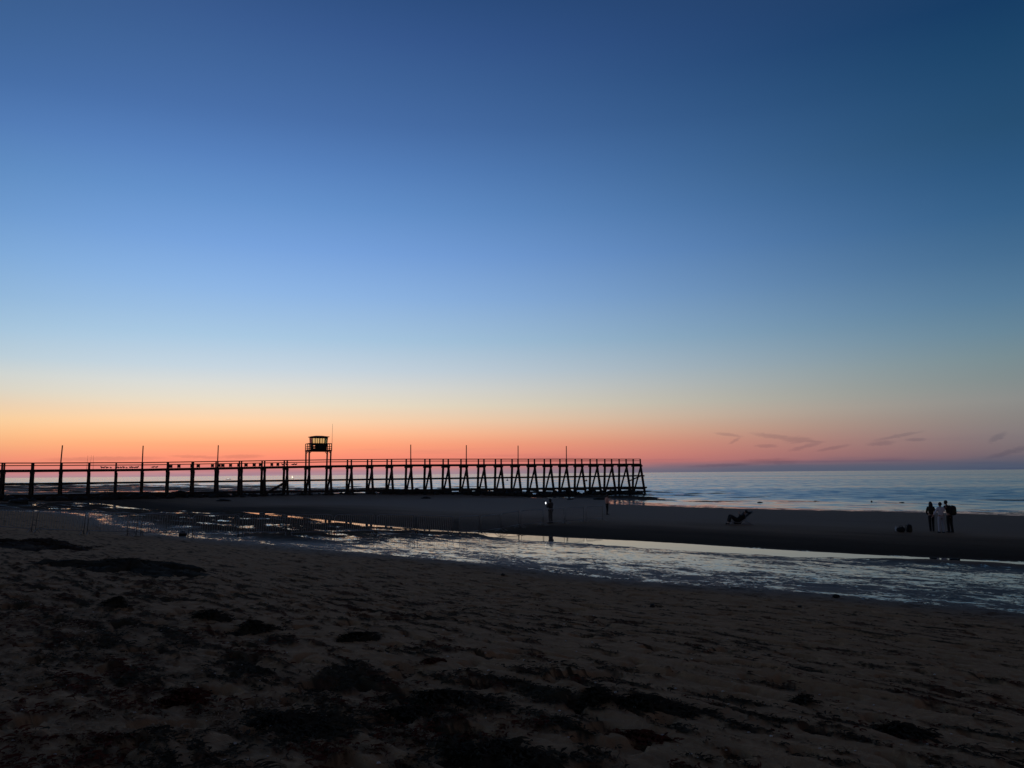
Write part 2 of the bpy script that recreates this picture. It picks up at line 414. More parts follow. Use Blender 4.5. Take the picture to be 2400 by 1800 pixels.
def sea_material(name, calm):
    m = bpy.data.materials.new(name); m.use_nodes = True
    t = NT(m.node_tree); b = t.n['Principled BSDF']
    co = t.n.new('ShaderNodeTexCoord').outputs['Object']
    uv = t.mapping(co, rot=(0, 0, -pi / 4))
    b.inputs['IOR'].default_value = 1.333
    b.inputs['Base Color'].default_value = (0.012, 0.024, 0.034, 1)
    if calm:
        b.inputs['Roughness'].default_value = 0.03
        w = t.noise(t.mapping(uv, (1.6, 0.7, 1)), 1.0, 3.0, 0.5)
        bn = t.n.new('ShaderNodeBump'); bn.inputs['Strength'].default_value = 0.12; bn.inputs['Distance'].default_value = 0.02
        t.l.new(w, bn.inputs['Height'])
    else:
        b.inputs['IOR'].default_value = 1.40
        sl = t.noise(t.mapping(co, (0.0012, 0.011, 1)), 1.0, 5.0, 0.6)          # slicks and breeze lanes lying across the view
        ux, vx, _ = t.sep(uv)
        shoal = t.math('POWER', t.math('DIVIDE', 95.0, t.math('MAXIMUM', ux, 95.0)), 0.75)
        lean = t.math('ADD', t.math('ADD', 0.046, t.math('MULTIPLY', shoal, 0.046)), t.math('MULTIPLY', t.math('SUBTRACT', t.step(sl, 0.36, 0.66), 0.5), 0.055))   # wavelets lean shorewards
        lean = t.math('MULTIPLY', lean, t.fmix(t.step(ux, 88.0, 122.0), 0.35, 1.0))        # thin calm film at the water's edge
        b.inputs['Roughness'].default_value = 0.12
        nz = t.n.new('ShaderNodeTexNoise'); nz.inputs['Scale'].default_value = 1.0; nz.inputs['Detail'].default_value = 4.0
        t.l.new(t.mapping(uv, (0.9, 0.30, 1)), nz.inputs['Vector'])
        v = vec(t, 'SUBTRACT', nz.outputs['Color'], (0.5, 0.5, 0.5))
        v = vec(t, 'MULTIPLY', v, (0.34, 0.34, 0.0))
        v = vec(t, 'ADD', v, t.xyz(t.math('MULTIPLY', lean, -0.25), t.math('MULTIPLY', lean, -0.97), 1.0))
        v = vec(t, 'NORMALIZE', v, None)
        t.l.new(v, b.inputs['Normal'])
        return m
    t.l.new(bn.outputs[0], b.inputs['Normal'])
    return m

M_BEACH = beach_material()
M_SEA = sea_material('sea_water', False)
M_CALM = sea_material('stream_water', True)
M_WOOD = mat('tarred_timber', (0.030, 0.025, 0.022), 0.85, 0, .4, 3.0, .4, .2)
M_PLANK = mat('weathered_planks', (0.055, 0.048, 0.042), 0.85, 0, .35, 4.0, .4, .2)
M_ROOF = mat('roof_felt', (0.03, 0.03, 0.032), 0.8)
M_STEEL = mat('galvanised_steel', (0.24, 0.24, 0.24), 0.5, 0.6, .2, 9)
M_PANEL = mat('dark_panel', (0.02, 0.02, 0.022), 0.6)
M_ROCK = mat('wet_weedy_rock', (0.016, 0.016, 0.013), 0.7, 0, .5, 2.0, .8, .3)
M_WEED = mat('wrack_weed', (0.034, 0.029, 0.020), 0.95, 0, .6, 3.0, .5, .03)
M_BROWN = mat('brown_weed', (0.034, 0.020, 0.012), 0.95, 0, .5, 3.0, .5, .03)
M_WEED_RED = mat('red_weed', (0.070, 0.020, 0.012), 0.95, 0, .5, 3.0, .5, .03)
M_WEED_PALE = mat('bleached_weed', (0.24, 0.165, 0.10), 0.95, 0, .4, 3.0, .5, .03)
M_SKIN = mat('skin', (0.30, 0.17, 0.12), 0.6, 0, .06)
M_HAIR = mat('dark_hair', (0.012, 0.009, 0.008), 0.6, 0, .3, 40)
M_BLACK = mat('black_cloth', (0.010, 0.010, 0.011), 0.9, 0, .3, 30)
M_OLIVE = mat('olive_cloth', (0.030, 0.026, 0.012), 0.9, 0, .25, 30)
M_WHITE = mat('pale_shirt', (0.50, 0.48, 0.52), 0.9, 0, .08, 30)
M_PALE = mat('pale_trousers', (0.30, 0.30, 0.33), 0.9, 0, .08, 30)
M_TAN = mat('tan_jacket', (0.56, 0.27, 0.20), 0.9, 0, .12, 30)
M_GREYC = mat('grey_brown_jacket', (0.040, 0.036, 0.032), 0.9, 0, .2, 30)
M_SHOE = mat('dark_shoe', (0.012, 0.012, 0.012), 0.7)
M_GULL = mat('gull_plumage', (0.10, 0.10, 0.10), 0.8)
M_BUOY = mat('buoy_paint', (0.06, 0.03, 0.02), 0.6)
M_HULL = mat('boat_hull', (0.10, 0.10, 0.11), 0.5)
M_PLASTIC = mat('white_plastic', (0.45, 0.45, 0.46), 0.5)
M_LAMP = emit('phone_light', (0.92, 0.96, 1.0), 6.0)
M_BOATLAMP_SAILGLOW = emit('boat_lights_and_sail_glow', (1.0, 0.86, 0.62), 2.2)
M_BOATLAMP2 = emit('ferry_lights', (1.0, 0.93, 0.86), 2.0)
def glass_material():
    m = bpy.data.materials.new('window_glass'); m.use_nodes = True
    t = NT(m.node_tree); b = t.n['Principled BSDF']
    out = t.n['Material Output']
    tr = t.n.new('ShaderNodeBsdfTransparent'); tr.inputs[0].default_value = (0.90, 0.97, 0.90, 1)
    gl = t.n.new('ShaderNodeBsdfGlossy'); gl.inputs['Roughness'].default_value = 0.03
    fr = t.n.new('ShaderNodeFresnel'); fr.inputs[0].default_value = 1.45
    mx = t.n.new('ShaderNodeMixShader')
    t.l.new(fr.outputs[0], mx.inputs[0]); t.l.new(tr.outputs[0], mx.inputs[1]); t.l.new(gl.outputs[0], mx.inputs[2])
    t.l.new(mx.outputs[0], out.inputs['Surface'])
    return m
M_GLASS = glass_material()

# ------------------------------------------------------------------ mesh helpers
def tag(o, label=None, cat=None, group=None, kind=None):
    if label: o['label'] = label
    if cat: o['category'] = cat
    if group: o['group'] = group
    if kind: o['kind'] = kind
    return o

class MB:
    def __init__(self): self.v = []; self.f = []
    def add(self, vs, fs):
        n = len(self.v); self.v += [tuple(p) for p in vs]; self.f += [tuple(n + i for i in f) for f in fs]; return self
    def box(self, c, s, rz=0.0):
        a, b, h = s[0] / 2, s[1] / 2, s[2] / 2
        cr, sr = cos(rz), sin(rz)
        vs = []
        for z in (-h, h):
            for x, y in ((-a, -b), (a, -b), (a, b), (-a, b)):
                vs.append((c[0] + x * cr - y * sr, c[1] + x * sr + y * cr, c[2] + z))
        return self.add(vs, [(0, 3, 2, 1), (4, 5, 6, 7), (0, 1, 5, 4), (1, 2, 6, 5), (2, 3, 7, 6), (3, 0, 4, 7)])
    def beam(self, p0, p1, w, h, up=(0, 0, 1)):
        p0, p1 = Vector(p0), Vector(p1); d = (p1 - p0).normalized(); up = Vector(up)
        if abs(d.dot(up)) > 0.98: up = Vector((PD.x, PD.y, 0))
        s = d.cross(up).normalized(); t = s.cross(d).normalized()
        vs = []
        for p in (p0, p1):
            for a, b in ((-1, -1), (1, -1), (1, 1), (-1, 1)):
                vs.append(p + s * (a * w / 2) + t * (b * h / 2))
        return self.add(vs, [(0, 1, 2, 3), (7, 6, 5, 4), (0, 4, 5, 1), (1, 5, 6, 2), (2, 6, 7, 3), (3, 7, 4, 0)])
    def tube(self, pts, r, n=6, cap=True):
        pts = [Vector(p) for p in pts]; rs = r if isinstance(r, (list, tuple)) else [r] * len(pts)
        vs = []; fs = []; prev = None
        for i, p in enumerate(pts):
            d = (pts[min(i + 1, len(pts) - 1)] - pts[max(i - 1, 0)]).normalized()
            ref = prev if prev is not None else (Vector((0, 0, 1)) if abs(d.z) < .9 else Vector((1, 0, 0)))
            s = (ref - d * ref.dot(d))
            if s.length < 1e-4: s = d.orthogonal()
            s.normalize(); prev = s; t = d.cross(s)
            for k in range(n):
                a = 2 * pi * k / n; vs.append(p + (s * cos(a) + t * sin(a)) * rs[i])
        for i in range(len(pts) - 1):
            for k in range(n):
                fs.append((i * n + k, i * n + (k + 1) % n, (i + 1) * n + (k + 1) % n, (i + 1) * n + k))
        if cap:
            fs.append(tuple(range(n))[::-1]); fs.append(tuple((len(pts) - 1) * n + k for k in range(n)))
        return self.add(vs, fs)
    def ball(self, c, r, nu=14, nv=9, fn=None):
        vs = []; fs = []
        for j in range(nv + 1):
            ph = pi * j / nv
            for i in range(nu):
                th = 2 * pi * i / nu
                q = Vector((sin(ph) * cos(th), sin(ph) * sin(th), cos(ph)))
                k = fn(q) if fn else 1.0
                vs.append((c[0] + q.x * r[0] * k, c[1] + q.y * r[1] * k, c[2] + q.z * r[2] * k))
        for j in range(nv):
            for i in range(nu):
                fs.append((j * nu + i, (j + 1) * nu + i, (j + 1) * nu + (i + 1) % nu, j * nu + (i + 1) % nu))
        return self.add(vs, fs)
    def build(self, name, m, parent=None, off=(0, 0, 0), smooth=False):
        me = bpy.data.meshes.new(name)
        me.from_pydata([(p[0] - off[0], p[1] - off[1], p[2] - off[2]) for p in self.v], [], self.f)
        if smooth: me.shade_smooth()
        me.materials.append(m)
        o = bpy.data.objects.new(name, me); COL.objects.link(o)
        if parent: o.parent = parent
        return o

def empty(name, loc, rz=0.0):
    o = bpy.data.objects.new(name, None); COL.objects.link(o)
    o.location = loc; o.rotation_euler = (0, 0, rz); o.empty_display_size = 0.3
    return o

def copy_tree(o, parent=None):
    c = o.copy(); COL.objects.link(c); c.parent = parent
    for ch in [x for x in o.children]: copy_tree(ch, c)
    return c

# ------------------------------------------------------------------ beach, sea, stream
def grid_object(name, X, Y, Z, m, attrs=None):
    nr, na = X.shape
    co = np.stack([X, Y, Z], -1).reshape(-1, 3).astype(np.float32)
    i = np.arange(nr - 1)[:, None] * na; j = np.arange(na)[None, :]
    j2 = (j + 1) % na
    q = np.stack([i + j, i + j2, i + na + j2, i + na + j], -1).reshape(-1, 4).astype(np.int32)
    q = q[:, ::-1]
    me = bpy.data.meshes.new(name)
    me.vertices.add(len(co)); me.vertices.foreach_set('co', co.ravel())
    me.loops.add(q.size); me.loops.foreach_set('vertex_index', np.ascontiguousarray(q).ravel())
    me.polygons.add(len(q)); me.polygons.foreach_set('loop_start', np.arange(0, q.size, 4, dtype=np.int32))
    me.update(calc_edges=True)
    me.shade_smooth()
    for k, a in (attrs or {}).items():
        at_ = me.attributes.new(k, 'FLOAT', 'POINT'); at_.data.foreach_set('value', a.ravel().astype(np.float32))
    me.materials.append(m)
    o = bpy.data.objects.new(name, me); COL.objects.link(o)
    return o

def geo(a, b, k):
    n = int(math.log(b / a) / k); return a * np.exp(np.arange(n) * k)
RR = np.concatenate([[0.05, .5, 1, 1.6, 2.2, 2.8], np.arange(3.2, 14, .032), geo(14, 40, .0034), geo(40, 180, .007), geo(180, 800, .016), geo(800, 9000, .12), [9000.]])
AA = np.concatenate([np.arange(-42, 42, .13), np.arange(42, 318, 4.0)])
ra, aa = np.meshgrid(RR, np.radians(AA), indexing='ij')
GX, GY = ra * np.sin(aa), ra * np.cos(aa)
GZ, GW, GD, GM, GP = ground(GX, GY)
beach = grid_object('beach', GX, GY, GZ, M_BEACH, {'wet': GW, 'weed': GD, 'dark_edge': GM, 'pool': GP})
tag(beach, kind='structure')

sr = np.array([0.05, 20, 60, 150, 400, 1200, 4000, 14000, 45000.])
sa = np.radians(np.arange(0, 360, 6.0))
ra, aa = np.meshgrid(sr, sa, indexing='ij')
sea = grid_object('sea', ra * np.sin(aa), ra * np.cos(aa), np.zeros_like(ra), M_SEA)
tag(sea, kind='structure')

vs = np.arange(-20, 104, 2.0)
mb = MB()
for i, v in enumerate(vs):
    c = float(np.interp(v, CV, CU))
    for w in (-7.0, 2.2):
        u = c + w; mb.v.append(((u - v) / sqrt(2), (u + v) / sqrt(2), 0.36))
for i in range(len(vs) - 1):
    mb.f.append((2 * i, 2 * i + 1, 2 * i + 3, 2 * i + 2))
tag(mb.build('tidal_stream', M_CALM), kind='structure')

# low wavelets running in over the shallows
mb = MB()
for (w0, va, vb, hh_, sd) in ((53, -30, 44, .13, 1), (60, -34, 30, .15, 2), (70, -40, 48, .15, 3), (84, -40, 34, .17, 4), (57, 30, 58, .09, 5)):
    vv = np.arange(va, vb, .5)
    cc = np.interp(vv, CV, CU)
    off = 1.6 * fbm(vv * .06, vv * 0 + sd, 3, 170 + sd) + np.clip(vv - 40, 0, 99) * .25
    amp = hh_ * np.clip(.35 + 1.3 * fbm(vv * .11, vv * 0 + sd * 3.3, 3, 180), 0, 1) * np.clip((vv - va) / 6, 0, 1) * np.clip((vb - vv) / 6, 0, 1)
    n0 = len(mb.v); prof_ = (-1.5, -.7, -.3, -.08, .15, .5, 1.0, 1.8)
    for i in range(len(vv)):
        for d in prof_:
            u = cc[i] + w0 + off[i] + d * 1.1
            h_ = amp[i] * (math.exp(-(d / .28) ** 2) if d < 0 else math.exp(-(d / .8) ** 2)) - .03
            mb.v.append(((u - vv[i]) / sqrt(2), (u + vv[i]) / sqrt(2), h_))
    m_ = len(prof_)
    for i in range(len(vv) - 1):
        for j in range(m_ - 1):
            a_ = n0 + i * m_ + j; mb.f.append((a_, a_ + 1, a_ + m_ + 1, a_ + m_))
tag(mb.build('surf', M_CALM, smooth=True), kind='structure')

# ------------------------------------------------------------------ pier
DECK_K, DECK_Z = [0, 4, 8, 12, 16, 30], [4.98, 5.03, 5.24, 5.44, 5.56, 5.62]
def deck_z(k): return float(np.interp(k, DECK_K, DECK_Z))
def waist_z(k): return float(np.interp(k, [0, 8, 16, 30], [3.18, 3.22, 3.28, 3.38]))
def foot_z(k): return float(np.interp(k, [0, 8, 20, 30], [1.62, 1.62, 1.35, 1.22]))
HALF, NEAR_B, FAR_B = 1.12, 0.215, 0.075       # half width at deck, batter of the two legs
def p3(k, off, z): x, y = pier_xy(k, off); return Vector((x, y, z))
def near_off(k, z): return HALF + NEAR_B * max(0, deck_z(k) - z)
def far_off(k, z): return -HALF - FAR_B * max(0, deck_z(k) - z)

K0, K1 = -2, 30
PO = p3(0, 0, 0.9)
pier = empty('pier', PO)
tag(pier, 'long dark timber pier on raking trestle legs, silhouetted against the sunset', 'pier')
TH = .31
for k in range(K0, K1 + 1):
    dzk = deck_z(k); g = gz(*pier_xy(k)) - 0.8
    jig = [random.uniform(-.05, .05) for _ in range(6)]
    tr = MB().beam(p3(k, -HALF - .45, dzk - .36), p3(k, HALF + .45, dzk - .36), .34, .30).build('trestle', M_WOOD, pier, PO)
    MB().beam(p3(k, near_off(k, g) + jig[0], g), p3(k, HALF, dzk - .22), TH, TH, (PD.x, PD.y, 0)).build('leg', M_WOOD, tr, PO)
    MB().beam(p3(k, far_off(k, g) + jig[1], g), p3(k, -HALF, dzk - .22), TH, TH, (PD.x, PD.y, 0)).build('leg', M_WOOD, tr, PO)
    MB().beam(p3(k + .035, far_off(k, g + .6), g + .6), p3(k + .035, HALF - .05, dzk - .5), .18, .26, (PD.x, PD.y, 0)).build('brace', M_WOOD, tr, PO)
    wz = waist_z(k)
    MB().beam(p3(k, near_off(k, wz) + .35, wz + .02), p3(k, far_off(k, wz) - .35, wz + .02), .36, .24).build('waist_beam', M_WOOD, tr, PO)
    if k >= 12:
        fz = foot_z(k)
        MB().beam(p3(k, near_off(k, fz) + .3, fz - .25), p3(k, far_off(k, fz) - .3, fz - .25), .3, .26).build('foot_beam', M_WOOD, tr, PO)
for s in (1, -1):
    st = MB(); wa = MB(); lo = MB()
    for k in range(K0, K1):
        e = .3 if k == K1 - 1 else 0
        st.beam(p3(k, s * (HALF - .12), deck_z(k) - .13), p3(k + 1 + e / 3, s * (HALF - .12), deck_z(k + 1) - .13), .2, .28)
        of = near_off if s > 0 else far_off
        a, b = waist_z(k), waist_z(k + 1)
        wa.beam(p3(k, of(k, a) + s * .2, a), p3(k + 1 + e / 3, of(k + 1, b) + s * .2, b), .14, .26)
        a, b = foot_z(k), foot_z(k + 1)
        lo.beam(p3(k, of(k, a) + s * .2, a), p3(k + 1 + e / 2, of(k + 1, b) + s * .2, b), .14, .3)
    st.build('stringer', M_WOOD, pier, PO); wa.build('waler', M_WOOD, pier, PO); lo.build('foot_waler', M_WOOD, pier, PO)
    rail = MB()
    for k in range(K0, K1):
        a, b = deck_z(k), deck_z(k + 1)
        rail.beam(p3(k, s * HALF, a + .93), p3(k + 1, s * HALF, b + .93), .15, .10)
        rail.beam(p3(k, s * (HALF - .03), a + .60), p3(k + 1, s * (HALF - .03), b + .60), .06, .085)
    ro = rail.build('guard_rail', M_WOOD, pier, PO)
    for k in range(K0, K1 + 1):
        MB().beam(p3(k, s * HALF, deck_z(k) - .25), p3(k, s * HALF, deck_z(k) + .90), .2, .2).build('rail_post', M_WOOD, ro, PO)
MB().beam(p3(K1, -HALF, deck_z(K1) + .94), p3(K1, HALF, deck_z(K1) + .94), .12, .1).beam(p3(K1, -HALF, deck_z(K1) + .6), p3(K1, HALF, deck_z(K1) + .6), .06, .08).build('end_rail', M_WOOD, pier, PO)
pl = MB()
for i in range(int((K1 - K0) / .055)):
    k = K0 + i * .055
    if k > K1 + .05: break
    c = p3(k, 0, deck_z(k) + .045)
    pl.box(c, (.165, 2 * HALF + .1, .06), atan2(PD.y, PD.x))
pl.build('deck', M_PLANK, pier, PO)
for k in (1, 4, 7, 16, 19, 22, 25):
    b = p3(k - .02, HALF + .14, deck_z(k) - .5)
    lean = Vector((PD.x, PD.y, 0)) * (.12 if k == 1 else random.uniform(-.04, .04))
    t = b + Vector((0, 0, 3.75)) + lean
    MB().tube([b, t - Vector((0, 0, .02)), t], [.085, .075, .05], 8).build('tall_pole', M_WOOD, pier, PO)
# brace in the last bay, and the steps down to the sand
MB().beam(p3(28.9, near_off(29, 2.4) + .1, 2.35), p3(30, near_off(30, 3.3) + .1, 3.5), .12, .2).build('bay_brace', M_WOOD, pier, PO)
sx = MB()
for s_ in (0, .9):
    sx.beam(p3(8.95, near_off(9, 1.3) + s_ - .2, gz(*pier_xy(8.95, 2.2)) + .05), p3(10.0, near_off(10, 3.2) + s_ - .2, 3.2), .1, .26)
a, b = p3(8.95, near_off(9, 1.3) + .25, gz(*pier_xy(8.95, 2.2)) + .05), p3(10.0, near_off(10, 3.2) + .25, 3.2)
for i in range(1, 9):
    sx.box(a.lerp(b, i / 9), (.26, .85, .05), atan2(PD.y, PD.x))
sx.build('steps', M_WOOD, pier, PO)

# ------------------------------------------------------------------ lookout cabin on the pier
TK0, TK1 = 11, 12
TO = p3(11.5, 0, deck_z(11.5) + .08)
AX = Vector((PD.x, PD.y, 0)); NX = Vector((PN.x, PN.y, 0))
tower = empty('lookout_cabin', TO, atan2(PD.y, PD.x))     # local x runs along the pier, local y to the seaward side
tag(tower, 'small glazed lookout cabin on four tall legs with railed platform above the pier', 'lookout cabin')
HX, HY, PZ = PSTEP / 2 + .02, HALF + .02, 2.34
for sx_ in (-1, 1):
    for sy_ in (-1, 1):
        MB().beam((sx_ * HX * .985, sy_ * HY, -.05), (sx_ * HX, sy_ * HY * .98, PZ - .1), .20, .20, (1, 0, 0)).build('leg', M_WOOD, tower)
        MB().beam((sx_ * (HX - .02), sy_ * (HY + .02), PZ - .55), (sx_ * (HX - .4), sy_ * (HY + .02), PZ - .14), .08, .08).build('knee_brace', M_WOOD, tower)
pf = MB()
for i in range(15): pf.box((-HX - .12 + (i + .5) * (2 * HX + .24) / 15, 0, PZ + .02), ((2 * HX + .24) / 15 - .01, 2 * HY + .4, .06))
for s in (-1, 1): pf.beam((-HX - .12, s * HY, PZ - .11), (HX + .12, s * HY, PZ - .11), .16, .2)
for s in (-1, 1): pf.beam((s * HX, -HY + .08, PZ - .11), (s * HX, HY - .08, PZ - .11), .16, .198)
pf.build('platform', M_WOOD, tower)
rl = MB()
corners = [(-HX - .06, -HY - .14), (HX + .06, -HY - .14), (HX + .06, HY + .14), (-HX - .06, HY + .14)]
for i in range(4):
    a, b = corners[i], corners[(i + 1) % 4]
    for z, th in ((1.0, .09), (.55, .06), (.24, .06)):
        rl.beam((*a, PZ + z), (*b, PZ + z), .07, th)
    for f in ((0, .28, .72) if i % 2 == 0 else (0, .5)):
        x, y = a[0] + (b[0] - a[0]) * f, a[1] + (b[1] - a[1]) * f
        rl.beam((x, y, PZ - .2), (x, y, PZ + .955 + f * .002), .085, .085)
rl.build('railing', M_WOOD, tower)
# cabin: walls lean outwards towards the roof
BX0, BX1, BY0, BY1, SILL, EAVE = 1.06, 1.20, .72, .86, 1.02, 1.95
def wall_pt(fx, fy, z):
    t = z / EAVE
    return Vector((fx * (BX0 + (BX1 - BX0) * t), fy * (BY0 + (BY1 - BY0) * t), PZ + .055 + z))
cb = MB()
def wall_strip(a, b, z0, z1, th=.05):
    """a, b = (fx, fy) fractions round the plan"""
    p = [wall_pt(*a, z0), wall_pt(*b, z0), wall_pt(*b, z1), wall_pt(*a, z1)]
    n = (p[1] - p[0]).cross(p[3] - p[0]).normalized() * th
    cb.add([*p, *[q + n for q in p]], [(0, 3, 2, 1), (4, 5, 6, 7), (0, 1, 5, 4), (1, 2, 6, 5), (2, 3, 7, 6), (3, 0, 4, 7)])
plan = [((-1, -1), (1, -1), [(-.94, -.66), (-.58, -.08), (.04, .28), (.35, .60), (.68, .94)]),
        ((1, -1), (1, 1), [(-.92, -.04), (.04, .92)]),
        ((1, 1), (-1, 1), [(-.95, -.03), (.03, .95)]),
        ((-1, 1), (-1, -1), [(-.92, -.04), (.04, .92)])]
windows = []
for (a, b, wins) in plan:
    fr = lambda t: (a[0] + (b[0] - a[0]) * (t + 1) / 2, a[1] + (b[1] - a[1]) * (t + 1) / 2)
    edges = sorted([e for w_ in wins for e in w_])
    if a == (-1, -1) or a == (1, 1):
        # landward half of the lower wall is open slats, the rest is boarded
        lo_, hi_ = (-1, -.22) if a == (-1, -1) else (.22, 1)
        c_, d_ = (-.22, 1) if a == (-1, -1) else (-1, .22)
        wall_strip(fr(c_), fr(d_), 0, SILL)
        for z0, z1 in ((0, .2), (.34, .56), (.72, SILL)): wall_strip(fr(lo_), fr(hi_), z0, z1)
        for t0 in (lo_, (lo_ + hi_) / 2 - .05, hi_ - .1): wall_strip(fr(t0), fr(t0 + .1), .2, .34); wall_strip(fr(t0), fr(t0 + .1), .56, .72)
    else:
        wall_strip(a, b, 0, SILL)
    wall_strip(a, b, EAVE - .12, EAVE)
    cur = -1.0
    for (e0, e1) in sorted(wins):
        wall_strip(fr(cur), fr(e0), SILL, EAVE - .12); cur = e1
        windows.append((fr(e0), fr(e1)))
    wall_strip(fr(cur), b, SILL, EAVE - .12)
cab = cb.build('cabin', M_WOOD, tower)
for (a, b) in windows:
    p = [wall_pt(*a, SILL), wall_pt(*b, SILL), wall_pt(*b, EAVE - .12), wall_pt(*a, EAVE - .12)]
    n = (p[1] - p[0]).cross(p[3] - p[0]).normalized()
    w_ = MB().add([q + n * .02 for q in p] + [q + n * .028 for q in p], [(0, 3, 2, 1), (4, 5, 6, 7), (0, 1, 5, 4), (1, 2, 6, 5), (2, 3, 7, 6), (3, 0, 4, 7)])
    w_.build('window', M_GLASS, cab)
dr = MB().beam((.12, -.83, PZ + .1), (.12, -.90, PZ + 1.0), .52, .05, (0, 1, 0)).build('door', M_PANEL, cab)
rf = MB()
ez, ex, ey = PZ + .055 + EAVE, BX1 + .22, BY1 + .22
rf.add([(-ex, -ey, ez), (ex, -ey, ez), (ex, ey, ez), (-ex, ey, ez), (-ex, -ey, ez + .09), (ex, -ey, ez + .09), (ex, ey, ez + .09), (-ex, ey, ez + .09),
        (-.5, -.2, ez + .24), (.5, -.2, ez + .24), (.5, .2, ez + .24), (-.5, .2, ez + .24)],
       [(0, 3, 2, 1), (0, 1, 5, 4), (1, 2, 6, 5), (2, 3, 7, 6), (3, 0, 4, 7), (4, 5, 9, 8), (5, 6, 10, 9), (6, 7, 11, 10), (7, 4, 8, 11), (8, 9, 10, 11)])
rf.build('roof', M_ROOF, cab)
mx, my = HX + .12, -HY - .16
MB().tube([(mx, my, PZ - .1), (mx, my, PZ + 1.6), (mx + .02, my, PZ + 4.05)], [.03, .026, .016], 6).build('mast', M_STEEL, tower)

# ------------------------------------------------------------------ dark square panels and birds along the pier
panel0 = None
NUMW = ['first', 'second', 'third', 'fourth', 'fifth', 'sixth', 'seventh', 'eighth', 'ninth', 'tenth', 'eleventh', 'twelfth', 'thirteenth', 'fourteenth', 'fifteenth', 'sixteenth', 'seventeenth', 'eighteenth']
pxs = [398, 417, 447, 462, 495, 510, 519, 537, 556, 573, 592, 606, 633, 647]
for i, px in enumerate(pxs):
    k = px_to_k(px)
    if panel0 is None:
        o = MB().box((0, 0, .235), (.42, .035, .34)).box((0, 0, .42), (.46, .05, .035)).box((0, 0, .05), (.46, .05, .035)).build('notice_panel', M_PANEL)
        MB().box((-.16, .045, .26), (.035, .05, .52)).box((.16, .045, .26), (.035, .05, .52)).build('bracket', M_WOOD, o)
        panel0 = o
    else:
        o = copy_tree(panel0)
    x, y = pier_xy(k, HALF + .12)
    o.location = (x, y, deck_z(k) + .08); o.rotation_euler = (0, 0, atan2(PD.y, PD.x))
    sc = random.uniform(.9, 1.15); o.scale = (sc, 1, 1)
    tag(o, f'small dark square panel on the pier rail, {NUMW[i]} in the row from the left', 'panel', 'square panels along the pier rail')

def gull(label, px, sc=1.0, rz=0.0):
    k = px_to_k(px); x, y = pier_xy(k, HALF - .02)
    o = MB().ball((0, 0, .17), (.155, .075, .08), 12, 8, lambda q: 1 + .25 * max(0, -q.x) * (1 - abs(q.z))).ball((.13, 0, .27), (.055, .045, .05), 10, 6) \
            .tube([(.10, 0, .19), (.13, 0, .27)], [.05, .042], 8).tube([(-.1, 0, .17), (-.27, 0, .15)], [.05, .012], 6).build('gull', M_GULL, smooth=True)
    MB().tube([(.175, 0, .265), (.235, 0, .25)], [.014, .004], 5).build('beak', M_PANEL, o)
    for s in (-1, 1): MB().tube([(.01, s * .03, .11), (0, s * .03, 0), (.04, s * .03, 0)], .007, 4).build('leg', M_PANEL, o)
    o.location = (x, y, deck_z(k) + .08); o.rotation_euler = (0, 0, rz); o.scale = (sc,) * 3
    tag(o, label, 'gull', 'gulls perched on the pier deck')
for i, px in enumerate([238, 243, 250, 259, 272, 277, 283, 289, 296, 304, 309, 315, 320]):
    gull('dark gull perched on the pier edge left of the second tall pole', px, random.uniform(.85, 1.25), random.choice((0.3, 2.8, 3.4, -.4)))
for px, n in ((357, 'left'), (365, 'right')):
    gull(f'{n} one of two dark gulls just right of the second tall pole', px, 1.1, 0.4)
for i, px in enumerate([659, 668, 683, 689]):
    gull(f'dark gull on the pier deck left of the lookout cabin, {NUMW[i]} of four from left', px, random.uniform(1.1, 1.3), random.choice((.3, 2.9)))
for i, (px, ln) in enumerate([(202, .35), (210, .5), (217, -.3)]):
    k = px_to_k(px); x, y = pier_xy(k, -HALF)
    o = MB().tube([(0, 0, 0), (ln * .15, 0, 1.6)], [.02, .011], 6).build('fishing_rod', M_PANEL)
    MB().tube([(0, 0, -.25), (0, 0, 0)], .026, 6).build('handle', M_WOOD, o)
    o.location = (x, y, deck_z(k) + .35)
    tag(o, f'thin fishing rod upright above the pier rail, {["left","middle","right"][i]} of three', 'fishing rod', 'fishing rods propped on the pier rail')

# ------------------------------------------------------------------ crowd barriers
def make_barrier():
    root = empty('crowd_barrier', (0, 0, 0))
    w, h, r = 1.08, 1.08, .019
    pts = [(-w, 0, .02), (-w, 0, h - .12), (-w + .04, 0, h - .04), (-w + .12, 0, h), (w - .12, 0, h), (w - .04, 0, h - .04), (w, 0, h - .12), (w, 0, .02)]
    MB().tube(pts, r, 8).tube([(-w, 0, .20), (w, 0, .20)], r * .9, 8).build('frame', M_STEEL, root, smooth=True)
    b = MB()
    for i in range(1, 19): b.tube([(-w + i * 2 * w / 19, 0, .2), (-w + i * 2 * w / 19, 0, h - .01)], .0085, 5)
    b.build('bars', M_STEEL, root)
    for s in (-1, 1):
        MB().tube([(s * (w - .06), -.36, 0.0), (s * (w - .06), -.28, .05), (s * (w - .06), -.03, .19), (s * (w - .06), .03, .19), (s * (w - .06), .28, .05), (s * (w - .06), .36, 0.0)], .016, 6).build('foot', M_STEEL, root)
    return root
LINE = [(-27.5, 36.4), (-19.6, 37.6), (-12.0, 40.0), (-2.8, 45.2), (0.4, 50.5), (6.7, 57.6)]
def along(s):
    for (a, b) in zip(LINE, LINE[1:]):
        L = math.dist(a, b)
        if s <= L: return Vector(a).lerp(Vector(b), s / L), atan2(b[1] - a[1], b[0] - a[0])
        s -= L
    return Vector(LINE[-1]), atan2(b[1] - a[1], b[0] - a[0])
total = sum(math.dist(a, b) for a, b in zip(LINE, LINE[1:]))
nb = int(total / 2.27)
bar0 = None
